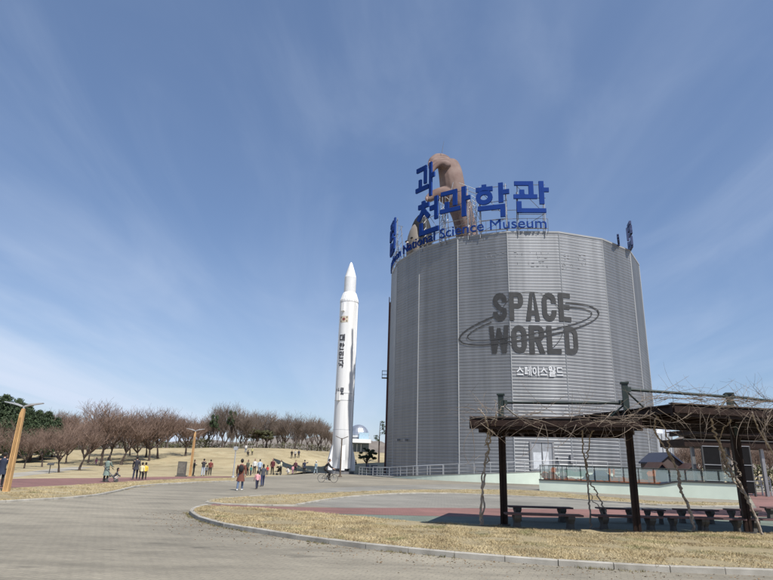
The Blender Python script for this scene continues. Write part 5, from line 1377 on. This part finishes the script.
# ------------------------------------------------------------ lamps, slab, small sign
def orange_lamp(px, py, pt, w0, label, rz, seed):
    g = G(px, py); H = Zat(px, pt, g.x, g.y); o = thing('street_lamp', label, 'lamp', (g.x, g.y, 0), rz, 'orange timber lamp posts')
    b = MB(); b.rings([[(-w0/2, -w0/2, 0), (w0/2, -w0/2, 0), (w0/2, w0/2, 0), (-w0/2, w0/2, 0)], [(-w0*.36, -w0*.36, H*.93), (w0*.36, -w0*.36, H*.93), (w0*.36, w0*.36, H*.93), (-w0*.36, w0*.36, H*.93)], [(-w0*.1, -w0*.36, H), (w0*.36, -w0*.36, H), (w0*.36, w0*.36, H), (-w0*.1, w0*.36, H)]])
    pb = b.build('post', M_orange, o)
    for s_ in (-1, 1):
        b = MB(); b.box((s_*w0*.12, -w0*.475, H*.45), (.012, .012, H*.88)); b.build('post_groove', M_wood, pb)
    b = MB(); b.tube([(0.02, 0, H-.02), (0.02, 0, H+.12)], .05, 6); b.build('head_bracket', M_galv, o)
    for s_ in (-1, 1):
        b = MB(); b.rings([[(s_*.05, -.06, H+.08), (s_*.05, .06, H+.08), (s_*.05, .06, H+.15), (s_*.05, -.06, H+.15)], [(s_*.35, -.13, H+.17), (s_*.35, .13, H+.17), (s_*.35, .13, H+.25), (s_*.35, -.13, H+.25)], [(s_*.85, -.10, H+.27), (s_*.85, .10, H+.27), (s_*.85, .10, H+.31), (s_*.85, -.10, H+.31)]])
        b.build('lamp_head', M_galv, o)
orange_lamp(6, 491.5, 407.5, 0.25, 'near orange timber lamp post with a winged head at the left edge', 0.15, 1)
orange_lamp(190, 476, 431.5, 0.24, 'farther orange timber lamp post beside the grey slab', 0.1, 2)
def pole_lamp(px, py, pt, label, m, r, kind):
    g = G(px, py); H = Zat(px, pt, g.x, g.y); o = thing('street_lamp', label, 'lamp', (g.x, g.y, 0))
    b = MB(); b.tube([(0, 0, 0), (0, 0, H)], [r, r*.75], 8); b.build('pole', m, o)
    b = MB(); b.lathe([(r*2.4, 0), (r*2.2, .12), (r*1.1, .16)], 10); b.build('base', m, o)
    if kind == 'box':
        b = MB(); b.box((0, 0, H-.2), (.38, .22, .34)); b.build('lamp_head', M_galv, o)
    else:
        for s_ in (-1, 1):
            b = MB(); b.beam((0, 0, H-.1), (s_*.75, 0, H+.22), .16, .07); b.build('lamp_head', m, o)
pole_lamp(233, 477.5, 446, 'slim grey pole lamp with a box head on the lawn edge', M_galv, .07, 'box')
pole_lamp(340, 477, 438, 'dark pole lamp with two raised arms in front of the rocket', mat('brown_pole', (0.09, 0.065, 0.045), .6), .10, 'arms')
def slab():
    g = G(181, 476.5); o = thing('stone_slab', 'dark grey upright information slab beside the farther orange lamp post', 'sign', (g.x, g.y, 0), -.1)
    b = MB(); b.box((0, 0, .68), (.78, .2, 1.3)); b.build('slab', mat('slab_stone', (0.10, 0.095, 0.085), .8, bump=.3), o)
    b = MB(); b.box((0, 0, .04), (.95, .4, .08)); b.build('plinth', M_conc, o)
    b = MB(); b.box((0, -.108, .75), (.62, .012, 1.0)); b.build('plate', mat('slab_plate', (0.14, 0.13, 0.11), .6, vs=6, var=.3), o)
    g = G(49, 473.5); o = thing('small_sign', 'small slanted dark sign on a post beside the pale path', 'sign', (g.x, g.y, 0), .3)
    b = MB(); b.tube([(0, 0, 0), (0, 0, .75)], .04, 6); b.build('post', M_dark, o)
    b = MB(); b.box((0, 0, .8), (.55, .3, .04), M_=Matrix.Rotation(.6, 3, 'X')); b.build('board', M_dark, o)
slab()
def gate_boxes():
    g = G(374, 474.5); o = thing('utility_cabinet', 'grey utility cabinet at the left foot of the ramp', 'cabinet', (g.x, g.y, 0))
    b = MB(); b.box((0, 0, .7), (1.0, .8, 1.35)); b.build('cabinet', mat('cabinet_grey', (0.12, 0.13, 0.15), .6), o)
    b = MB(); b.box((0, -.41, .7), (.02, .02, 1.2)); b.build('door_gap', M_dark, o); b = MB(); b.box((0, 0, 1.4), (1.1, .9, .06)); b.build('lid', M_steel, o)
gate_boxes()
print('trees done')

# ------------------------------------------------------------ people
SK = mat('skin', (0.42, 0.26, 0.19), .6, var=.05)
def cloth(c): return cm('cloth_%d_%d_%d' % tuple(int(x*1000) for x in c), c, rough=.85, var=.15, vs=9)
def person(loc, rz, h, label, top, bottom, hair=(0.015, 0.012, 0.01), pose='stand', coat=0.0, shoes=(0.05, 0.05, 0.05), bag=None, hat=None, child=False, group='people strolling round the museum grounds', z=None, seed=0):
    rnd = random.Random(seed+7); s_ = h/1.7; hs = 1.3 if child else 1.0
    o = thing('person', label, 'person', loc, rz, group)
    J = {'pel': (0, 0, .92), 'che': (0, .01, 1.24), 'nk': (0, .01, 1.42), 'hd': (0, .025, 1.50)}
    st = .16 if pose == 'walk' else .03
    for s, sx in (('L', -1), ('R', 1)):
        k = st*sx
        J['hip'+s] = (sx*.09, 0, .88); J['kn'+s] = (sx*.10, k*.6+.02, .49); J['an'+s] = (sx*.11, k*1.2-.02, .08); J['to'+s] = (sx*.12, k*1.2+.15, .035)
        J['sh'+s] = (sx*.185, .0, 1.37); J['el'+s] = (sx*.25, -k*.5, 1.12); J['wr'+s] = (sx*.26, .06-k*.9, .89)
        if pose == 'push': J['el'+s] = (sx*.24, .12, 1.12); J['wr'+s] = (sx*.20, .38, 1.05)
        if pose == 'photo': J['el'+s] = (sx*.22, .18, 1.22); J['wr'+s] = (sx*.09, .34, 1.45)
        if pose == 'phone': J['el'+s] = (sx*.23, .06, 1.12); J['wr'+s] = (sx*.10, .30, 1.18)
        if pose == 'point' and sx > 0: J['el'+s] = (sx*.35, .22, 1.38); J['wr'+s] = (sx*.42, .45, 1.45)
        if pose == 'sit':
            J['kn'+s] = (sx*.12, .40, .52); J['an'+s] = (sx*.12, .48, .12); J['to'+s] = (sx*.12, .62, .08)
            J['wr'+s] = (sx*.14, .34, .66); J['el'+s] = (sx*.24, .10, .78)
        if pose == 'crouch':
            J['kn'+s] = (sx*.14, .34, .50); J['an'+s] = (sx*.13, .05, .09); J['to'+s] = (sx*.14, .22, .03); J['el'+s] = (sx*.24, .25, .62); J['wr'+s] = (sx*.14, .48, .50)
        if pose == 'cycle':
            J['kn'+s] = (sx*.11, .36, .72 if sx > 0 else .62); J['an'+s] = (sx*.11, .20 if sx > 0 else .28, .42 if sx > 0 else .20); J['to'+s] = (sx*.11, .36 if sx > 0 else .42, .36 if sx > 0 else .14)
            J['el'+s] = (sx*.25, .38, 1.20); J['wr'+s] = (sx*.24, .62, 1.06)
    if pose in ('sit', 'crouch'):
        dz = -.46 if pose == 'sit' else -.55; dy = 0 if pose == 'sit' else -.02; ln = 0.06 if pose == 'sit' else .18
        for k in ('pel', 'hipL', 'hipR'): J[k] = (J[k][0], J[k][1]+dy, J[k][2]+dz)
        for k, f in (('che', .5), ('shL', .8), ('shR', .8), ('nk', .9), ('hd', 1.1)): J[k] = (J[k][0], J[k][1]+dy+ln*f, J[k][2]+dz)
    if pose == 'cycle':
        for k in ('pel', 'hipL', 'hipR'): J[k] = (J[k][0], -.05, J[k][2]+.10)
        for k, f in (('che', .13), ('shL', .22), ('shR', .22), ('nk', .25), ('hd', .33)): J[k] = (J[k][0], J[k][1]+f-.05, J[k][2]+.08)
    J = {k: Vector(v)*s_ for k, v in J.items()}
    V, E, Rr = [], [], []
    def add(p, r, pr=None):
        V.append(p); Rr.append((r*s_, r*s_) if not isinstance(r, tuple) else (r[0]*s_, r[1]*s_)); i = len(V)-1
        if pr is not None: E.append((pr, i))
        return i
    p0 = add(J['pel'], (.14, .10)); c0 = add(J['che'], (.15, .10), p0); n0 = add(J['nk'], .055, c0); h0 = add(J['hd'], .055, n0)
    for s, sx in (('L', -1), ('R', 1)):
        a = add(J['sh'+s], .058, c0); a = add(J['el'+s], .042, a); wv = J['wr'+s]; a = add(wv, .028, a); dd = (wv-J['el'+s]).normalized()
        hp = add(wv+dd*.07*s_, (.036, .02), a); side = Vector((1, 0, 0))
        for q in range(4): b1 = add(wv+dd*(.12+.012*(q in (1, 2)))*s_+side*(q-1.5)*.019*s_, .009, hp); add(wv+dd*(.16+.012*(q in (1, 2)))*s_+side*(q-1.5)*.02*s_+Vector((0, .015, -.01))*s_, .008, b1)
        add(wv+dd*.07*s_+Vector((-sx*.045, .02, 0))*s_, .010, hp)
        a = add(J['hip'+s], .088, p0); a = add(J['kn'+s], .055, a); a = add(J['an'+s], .038, a); add(J['to'+s], .035, a)
    body = skin_mesh('body', V, E, Rr, SK, None, 1)
    # head joined to the body mesh
    hc = J['hd']+Vector((0, .01, .105*hs))*s_; hb = MB(); hb.ell(hc, .078*s_*hs, .095*s_*hs, .118*s_*hs, 14, 10)
    hb.ell(hc+Vector((0, .10, -.01))*s_*hs, .012*s_, .018*s_, .022*s_, 6, 4)
    for sx in (-1, 1): hb.ell(hc+Vector((sx*.08, -.005, -.005))*s_*hs, .012*s_, .02*s_, .03*s_, 6, 4)
    bm = bmesh.new(); bm.from_mesh(body.data); vs = [bm.verts.new(v) for v in hb.v]
    for f in hb.f:
        nf = bm.faces.new([vs[i] for i in f]); nf.smooth = True
    bm.to_mesh(body.data); bm.free(); body.parent = o
    b = MB()
    for sx in (-1, 1): b.ell(hc+Vector((sx*.03, .088, .01))*s_*hs, .013*s_, .006*s_, .008*s_, 6, 4)
    b.ell(hc+Vector((0, .088, -.05))*s_*hs, .022*s_, .006*s_, .006*s_, 6, 4); b.build('eyes_and_mouth', M_dark, o)
    b = MB(); b.ell(hc+Vector((0, -.022, .022))*s_*hs, .092*s_*hs, .098*s_*hs, .115*s_*hs, 14, 9)
    if hair and coat >= 0 and rnd.random() < .5: b.ell(hc+Vector((0, -.05, -.08))*s_*hs, .08*s_*hs, .05*s_*hs, .13*s_*hs, 10, 6)
    b.build('hair', cloth(hair), o, True)
    if hat: b = MB(); b.lathe([(.15*s_, .0), (.10*s_, .02*s_), (.095*s_, .09*s_), (.05*s_, .12*s_)], 14, hc+Vector((0, 0, .06))*s_); b.build('hat', cloth(hat), o, True)
    # clothes
    def ring(c, rx, ry, tilt=0, n=14):
        return [Vector(c)+Vector((rx*math.cos(2*PI*i/n), ry*math.sin(2*PI*i/n), 0))*s_ for i in range(n)]
    pe, ch, nk = J['pel'], J['che'], J['nk']
    b = MB(); sh = (J['shL']+J['shR'])/2
    rr = [ring(pe+Vector((0, 0, -.06))*s_, .172, .125), ring(pe+Vector((0, 0, .10))*s_, .16, .118), ring(ch, .178, .128), ring(sh+Vector((0, 0, -.02))*s_, .19, .11), ring(sh+Vector((0, 0, .03))*s_, .13, .085), ring(nk+Vector((0, 0, .02))*s_, .065, .065)]
    if coat > 0: rr = [ring(pe+Vector((0, 0, -coat))*s_, .215+coat*.06, .17+coat*.04)] + [ring(pe+Vector((0, 0, -coat*.5))*s_, .20, .155)] + rr
    b.rings(rr)
    for s in 'LR': b.tube([J['sh'+s]+Vector((0, 0, -.005)), J['sh'+s].lerp(J['el'+s], .5), J['el'+s], J['el'+s].lerp(J['wr'+s], .92)], [.072*s_, .062*s_, .055*s_, .045*s_], 9)
    b.build('coat' if coat > 0 else 'jacket', cloth(top), o, True)
    b = MB(); b.rings([ring(pe+Vector((0, 0, -.10))*s_, .15, .11), ring(pe+Vector((0, 0, .02))*s_, .155, .115)])
    for s in 'LR': b.tube([J['hip'+s]+Vector((0, 0, .03)), J['hip'+s].lerp(J['kn'+s], .5), J['kn'+s], J['an'+s]+Vector((0, 0, .02))], [.098*s_, .085*s_, .070*s_, .058*s_], 9)
    b.build('trousers', cloth(bottom), o, True)
    for s in 'LR':
        b = MB(); a, t = J['an'+s], J['to'+s]; b.tube([a+(a-t)*.3+Vector((0, 0, -.035)), a+Vector((0, .02, -.03))*s_, t+Vector((0, .03, 0))], [.042*s_, .05*s_, .038*s_], 8); b.build('shoe', cloth(shoes), o, True)
    if bag: b = MB(); b.ell(ch+Vector((0, -.19, -.04))*s_, .15*s_, .10*s_, .20*s_, 10, 8); b.build('backpack', cloth(bag), o, True)
    return o
K = (0.012, 0.012, 0.014); NV = (0.02, 0.025, 0.05); WH = (0.6, 0.6, 0.58); JN = (0.10, 0.14, 0.22)
def P_(px, py, hpx, face, label, top, bottom, **kw):
    g = GT(px, py) if kw.pop('terrain', False) else G(px, py)
    h = kw.pop('h', None) or hpx*g.y/598.0
    return person((g.x, g.y, g.z+0.006), face, h, label, top, bottom, seed=int(px), **kw)
P_(239.5, 490.5, 33, 0.1, 'person in a long rust brown coat with a black backpack seen from behind', (0.13, 0.045, 0.03), JN, h=1.72, coat=.42, shoes=WH, bag=K, pose='walk')
P_(256.5, 489, 18, 0.5, 'small child in a pink jacket beside a darker dressed companion', (0.62, 0.30, 0.33), NV, h=1.02, child=True, pose='walk')
P_(262, 486.5, 22, 0.4, 'person in a dark grey jacket and navy trousers just behind the pink child', (0.06, 0.065, 0.08), (0.02, 0.03, 0.08), h=1.42, pose='walk')
P_(247, 475.5, 14, 2.5, 'person in a grey green jacket at the left end of the crowd', (0.09, 0.10, 0.08), K, h=1.62)
P_(250.5, 475.5, 9, 1.0, 'small child in teal at the left of the crowd', (0.04, 0.16, 0.15), NV, h=1.05, child=True)
P_(254, 473.5, 15, 3.0, 'person in a black vest over a white top in the crowd', WH, K, h=1.72, bag=K)
P_(259, 475, 15, 0.3, 'person in a pale blue jacket in the crowd', (0.33, 0.42, 0.55), JN, h=1.7)
P_(267, 475, 9, 0.0, 'small child in a bright red jacket in the crowd', (0.42, 0.04, 0.04), NV, h=1.05, child=True)
P_(272, 474.5, 17, 2.8, 'tall person in a dark maroon hooded coat in the middle of the crowd', (0.10, 0.02, 0.025), K, h=1.85, coat=.12)
P_(280.5, 474, 14, 2.2, 'person in a cream jacket pushing a black stroller in the crowd', (0.58, 0.54, 0.38), K, h=1.68, pose='push')
P_(288.5, 474, 9, 1.5, 'crouching child in white right of the cream jacket', (0.62, 0.60, 0.58), (0.3, 0.3, 0.33), h=1.3, pose='crouch', child=True)
P_(292.5, 474, 10, 0.8, 'small child in a pink top standing before an adult in dark clothes', (0.60, 0.28, 0.32), (0.25, 0.12, 0.2), h=1.1, child=True)
P_(295, 472.8, 14, 2.9, 'adult in dark maroon and black standing behind the pink topped child', (0.08, 0.025, 0.04), K, h=1.7)
P_(304, 474, 16, 0.1, 'person in a navy coat with a bag right of the crowd', NV, K, h=1.78, coat=.15, pose='point')
P_(315.5, 474, 15, -0.6, 'person in a pale blue grey coat and white hat walking near the rocket', (0.24, 0.32, 0.36), (0.3, 0.36, 0.4), h=1.65, coat=.25, hat=WH, pose='walk')
for px, py, lab, tp in ((291.5, 458.5, 'leftmost of three dark clad people high on the lawn', K), (295, 458.2, 'middle one of three dark clad people high on the lawn, with a pale top', (0.4, 0.38, 0.36)), (298.5, 457.8, 'rightmost of three dark clad people high on the lawn', NV)):
    P_(px, py, 10, 3.0, lab, tp, K, h=1.5, terrain=True)
P_(245.5, 452.5, 7, 0, 'person in white far up on the lawn', WH, JN, h=1.5, terrain=True)
P_(252, 455, 6, 0, 'person in a yellow top far up on the lawn', (0.45, 0.42, 0.2), K, h=1.3, terrain=True)
P_(247.5, 456.5, 4, 0, 'dark clad person sitting on the lawn below the two distant ones', K, K, h=1.5, pose='sit', terrain=True)
P_(356, 466.5, 5, 2, 'dark clad person sitting on the grass right of the rocket', K, NV, h=1.6, pose='sit', terrain=True)
P_(367.5, 473, 12, 2.4, 'person in a grey blue jacket standing under the spreading pine', (0.14, 0.15, 0.2), (0.1, 0.07, 0.08), h=1.6)
P_(105, 482, 22, 0.15-PI/2*0.2, 'person in a long grey green coat pushing a stroller on the red path', (0.16, 0.215, 0.19), K, h=1.6, coat=.48, pose='push')
P_(134.5, 479.5, 20, 0.3, 'adult in dark padded clothes walking with two children in yellow and cream', (0.025, 0.025, 0.035), NV, h=1.68, coat=.2, pose='walk')
P_(140.5, 479.8, 14, 0.2, 'child in a cream yellow jacket left of the bright yellow one', (0.62, 0.56, 0.33), K, h=1.2, child=True, pose='walk')
P_(144, 479.6, 14, 0.2, 'child in a bright yellow jacket on the red path', (0.65, 0.46, 0.05), K, h=1.2, child=True, pose='walk')
P_(193, 476, 14, -1.3, 'person in black looking at a phone just right of the farther orange lamp post', K, K, h=1.5, pose='phone')
P_(202.5, 476, 15, 0.2, 'person in a dark top and light jeans raising a camera', (0.03, 0.03, 0.035), (0.36, 0.42, 0.5), h=1.6, pose='photo')
P_(206, 475.5, 8, 0.5, 'small dark clad child between the raised camera and the red jacket', (0.10, 0.11, 0.13), K, h=.95, child=True)
P_(209.5, 475.3, 13, 0.1, 'person in a red jacket and black trousers next to the one with a camera', (0.16, 0.035, 0.03), K, h=1.52)
P_(95.5, 466, 9, 1.2, 'child in pink on the pale path among the cherry trees', (0.42, 0.14, 0.22), (0.2, 0.12, 0.2), h=1.2, child=True)
P_(118.5, 463.6, 10, 2, 'person in dark red on the pale path among the trees', (0.12, 0.03, 0.035), K, h=1.6)
P_(122.5, 463.8, 10, 2, 'person in white and black on the pale path among the trees', WH, K, h=1.55)
P_(107, 463, 11, 1, 'dark clad person under the tall cherry tree behind the long coat', K, K, h=1.7)
P_(131, 462.0, 10, 1, 'dark clad person at the far end of the pale path, left one of a pair', K, K, h=1.7)
P_(134.5, 461.8, 10, 1, 'dark clad person at the far end of the pale path, right one of a pair', (0.05, 0.06, 0.09), K, h=1.7)
P_(-1.5, 487, 24, 0.3, 'person in dark navy half cut by the left edge of the picture', (0.015, 0.022, 0.045), K, h=1.7, coat=.3)

def stroller(px, py, label, rz, kid=None):
    g = G(px, py); o = thing('stroller', label, 'stroller', (g.x, g.y, 0.006), rz, 'strollers')
    for sx in (-.25, .25):
        for y in (-.3, .32):
            b = MB(); b.tube([(sx+.02*math.copysign(1, sx), y, .11), (sx-.02*math.copysign(1, sx), y, .11)], .11, 12); b.build('wheel', M_dark, o)
    b = MB()
    for sx in (-.24, .24):
        b.tube([(sx, .32, .11), (sx, -.1, .55), (sx, -.55, 1.0)], .016, 5); b.tube([(sx, -.3, .11), (sx, .1, .5)], .016, 5)
    b.tube([(-.24, -.55, 1.0), (.24, -.55, 1.0)], .02, 5); b.tube([(-.24, .32, .11), (.24, .32, .11)], .014, 5); b.build('frame', M_steel, o)
    b = MB(); b.rings([[(-.2, .25, .42), (.2, .25, .42), (.2, .25, .36), (-.2, .25, .36)], [(-.2, -.1, .40), (.2, -.1, .40), (.2, -.1, .34), (-.2, -.1, .34)], [(-.2, -.35, .85), (.2, -.35, .85), (.2, -.40, .85), (-.2, -.40, .85)]]); b.build('seat', cloth(K), o)
    b = MB(); rr = []
    for i in range(7):
        a = PI*.15+PI*.6*i/6; rr.append([(-.22, -.25+.34*math.cos(a), .65+.34*math.sin(a)), (.22, -.25+.34*math.cos(a), .65+.34*math.sin(a))])
    b.rings(rr, cap=False, closed=False); b.build('canopy', cloth(K), o)
    return o, g
stroller(110.5, 482, 'black stroller pushed by the person in the long grey green coat', -1.0)
P_(114, 481.8, 8, -1.2, 'small crouching child in dark and white clothes beside the stroller', (0.06, 0.06, 0.07), (0.5, 0.45, 0.42), h=1.25, pose='crouch', child=True)
stroller(277, 475, 'black stroller in front of the cream jacket in the crowd', 1.0)

def bicycle_and_rider():
    g = G(327.5, 482.5); rz = -PI/2-0.08
    o = thing('bicycle', 'dark bicycle with thin wheels ridden across the plaza', 'bicycle', (g.x, g.y, 0.004), rz)
    Rw = .34
    for y in (-.55, .55):
        w_ = bpy.data.objects.new('wheel', None); sc.collection.objects.link(w_); w_.parent = o; w_.location = (0, y, Rw)
        b = MB(); n = 28
        b.rings([[Vector((.022*math.cos(2*PI*k/6), 0, 0))+Vector((0, math.cos(2*PI*i/n), math.sin(2*PI*i/n)))*(Rw-.02+.02*math.sin(2*PI*k/6)) for k in range(6)] for i in range(n+1)], cap=False); b.build('tyre', M_dark, w_, True)
        b = MB()
        for i in range(14): a = 2*PI*i/14; b.tube([(.02*(-1)**i, 0, 0), (0, (Rw-.03)*math.cos(a), (Rw-.03)*math.sin(a))], .003, 3)
        b.tube([(-.04, 0, 0), (.04, 0, 0)], .02, 6); b.build('spokes', M_galv, w_)
    fm = mat('bike_frame', (0.03, 0.03, 0.035), .3)
    b = MB(); bb = (0, -.08, .30); st = (0, -.22, .78); hd = (0, .38, .78); hl = (0, .43, .62)
    for a, c in ((bb, st), (bb, hl), (st, hd), (hd, hl), (bb, (0, -.55, Rw)), ((0, -.2, .70), (0, -.55, Rw)), (hl, (0, .55, Rw)), (st, (0, -.25, .90))): b.tube([a, c], .018, 6)
    b.build('frame', fm, o)
    b = MB(); b.tube([(0, .37, .80), (0, .34, 1.0)], .015, 6); b.tube([(-.28, .22, 1.0), (-.15, .36, 1.0), (.15, .36, 1.0), (.28, .22, 1.0)], .014, 6); b.build('handlebar', M_steel, o)
    b = MB(); b.ell((0, -.27, .93), .09, .15, .035, 10, 5); b.build('saddle', M_dark, o, True)
    b = MB(); b.tube([(-.02, -.08, .30), (.02, -.08, .30)], .09, 14); b.tube([(.08, -.08, .30), (.08, .0, .17)], .012, 5); b.tube([(-.08, -.08, .30), (-.08, -.16, .43)], .012, 5); b.box((.12, 0, .16), (.1, .08, .025)); b.box((-.12, -.16, .44), (.1, .08, .025)); b.build('crank', M_steel, o)
    b = MB(); b.box((0, .52, .86), (.30, .22, .22)); b.build('basket', M_steel, o)
    dirv = Vector((math.cos(rz+PI/2), math.sin(rz+PI/2), 0))
    person((g.x-dirv.x*.22, g.y-dirv.y*.22, 0.06), rz, 1.78, 'cyclist in black clothes riding across the plaza', K, K, pose='cycle', shoes=K, group='people strolling round the museum grounds', hair=K, seed=3)
bicycle_and_rider()
# labels for the prototypes that were never used are impossible: drop them
for p in cherries+tall+pines+um+tuft+br:
    if id(p) not in usedp:
        for c in list(p.children): bpy.data.objects.remove(c)
        bpy.data.objects.remove(p)
print('objects', len(sc.objects))
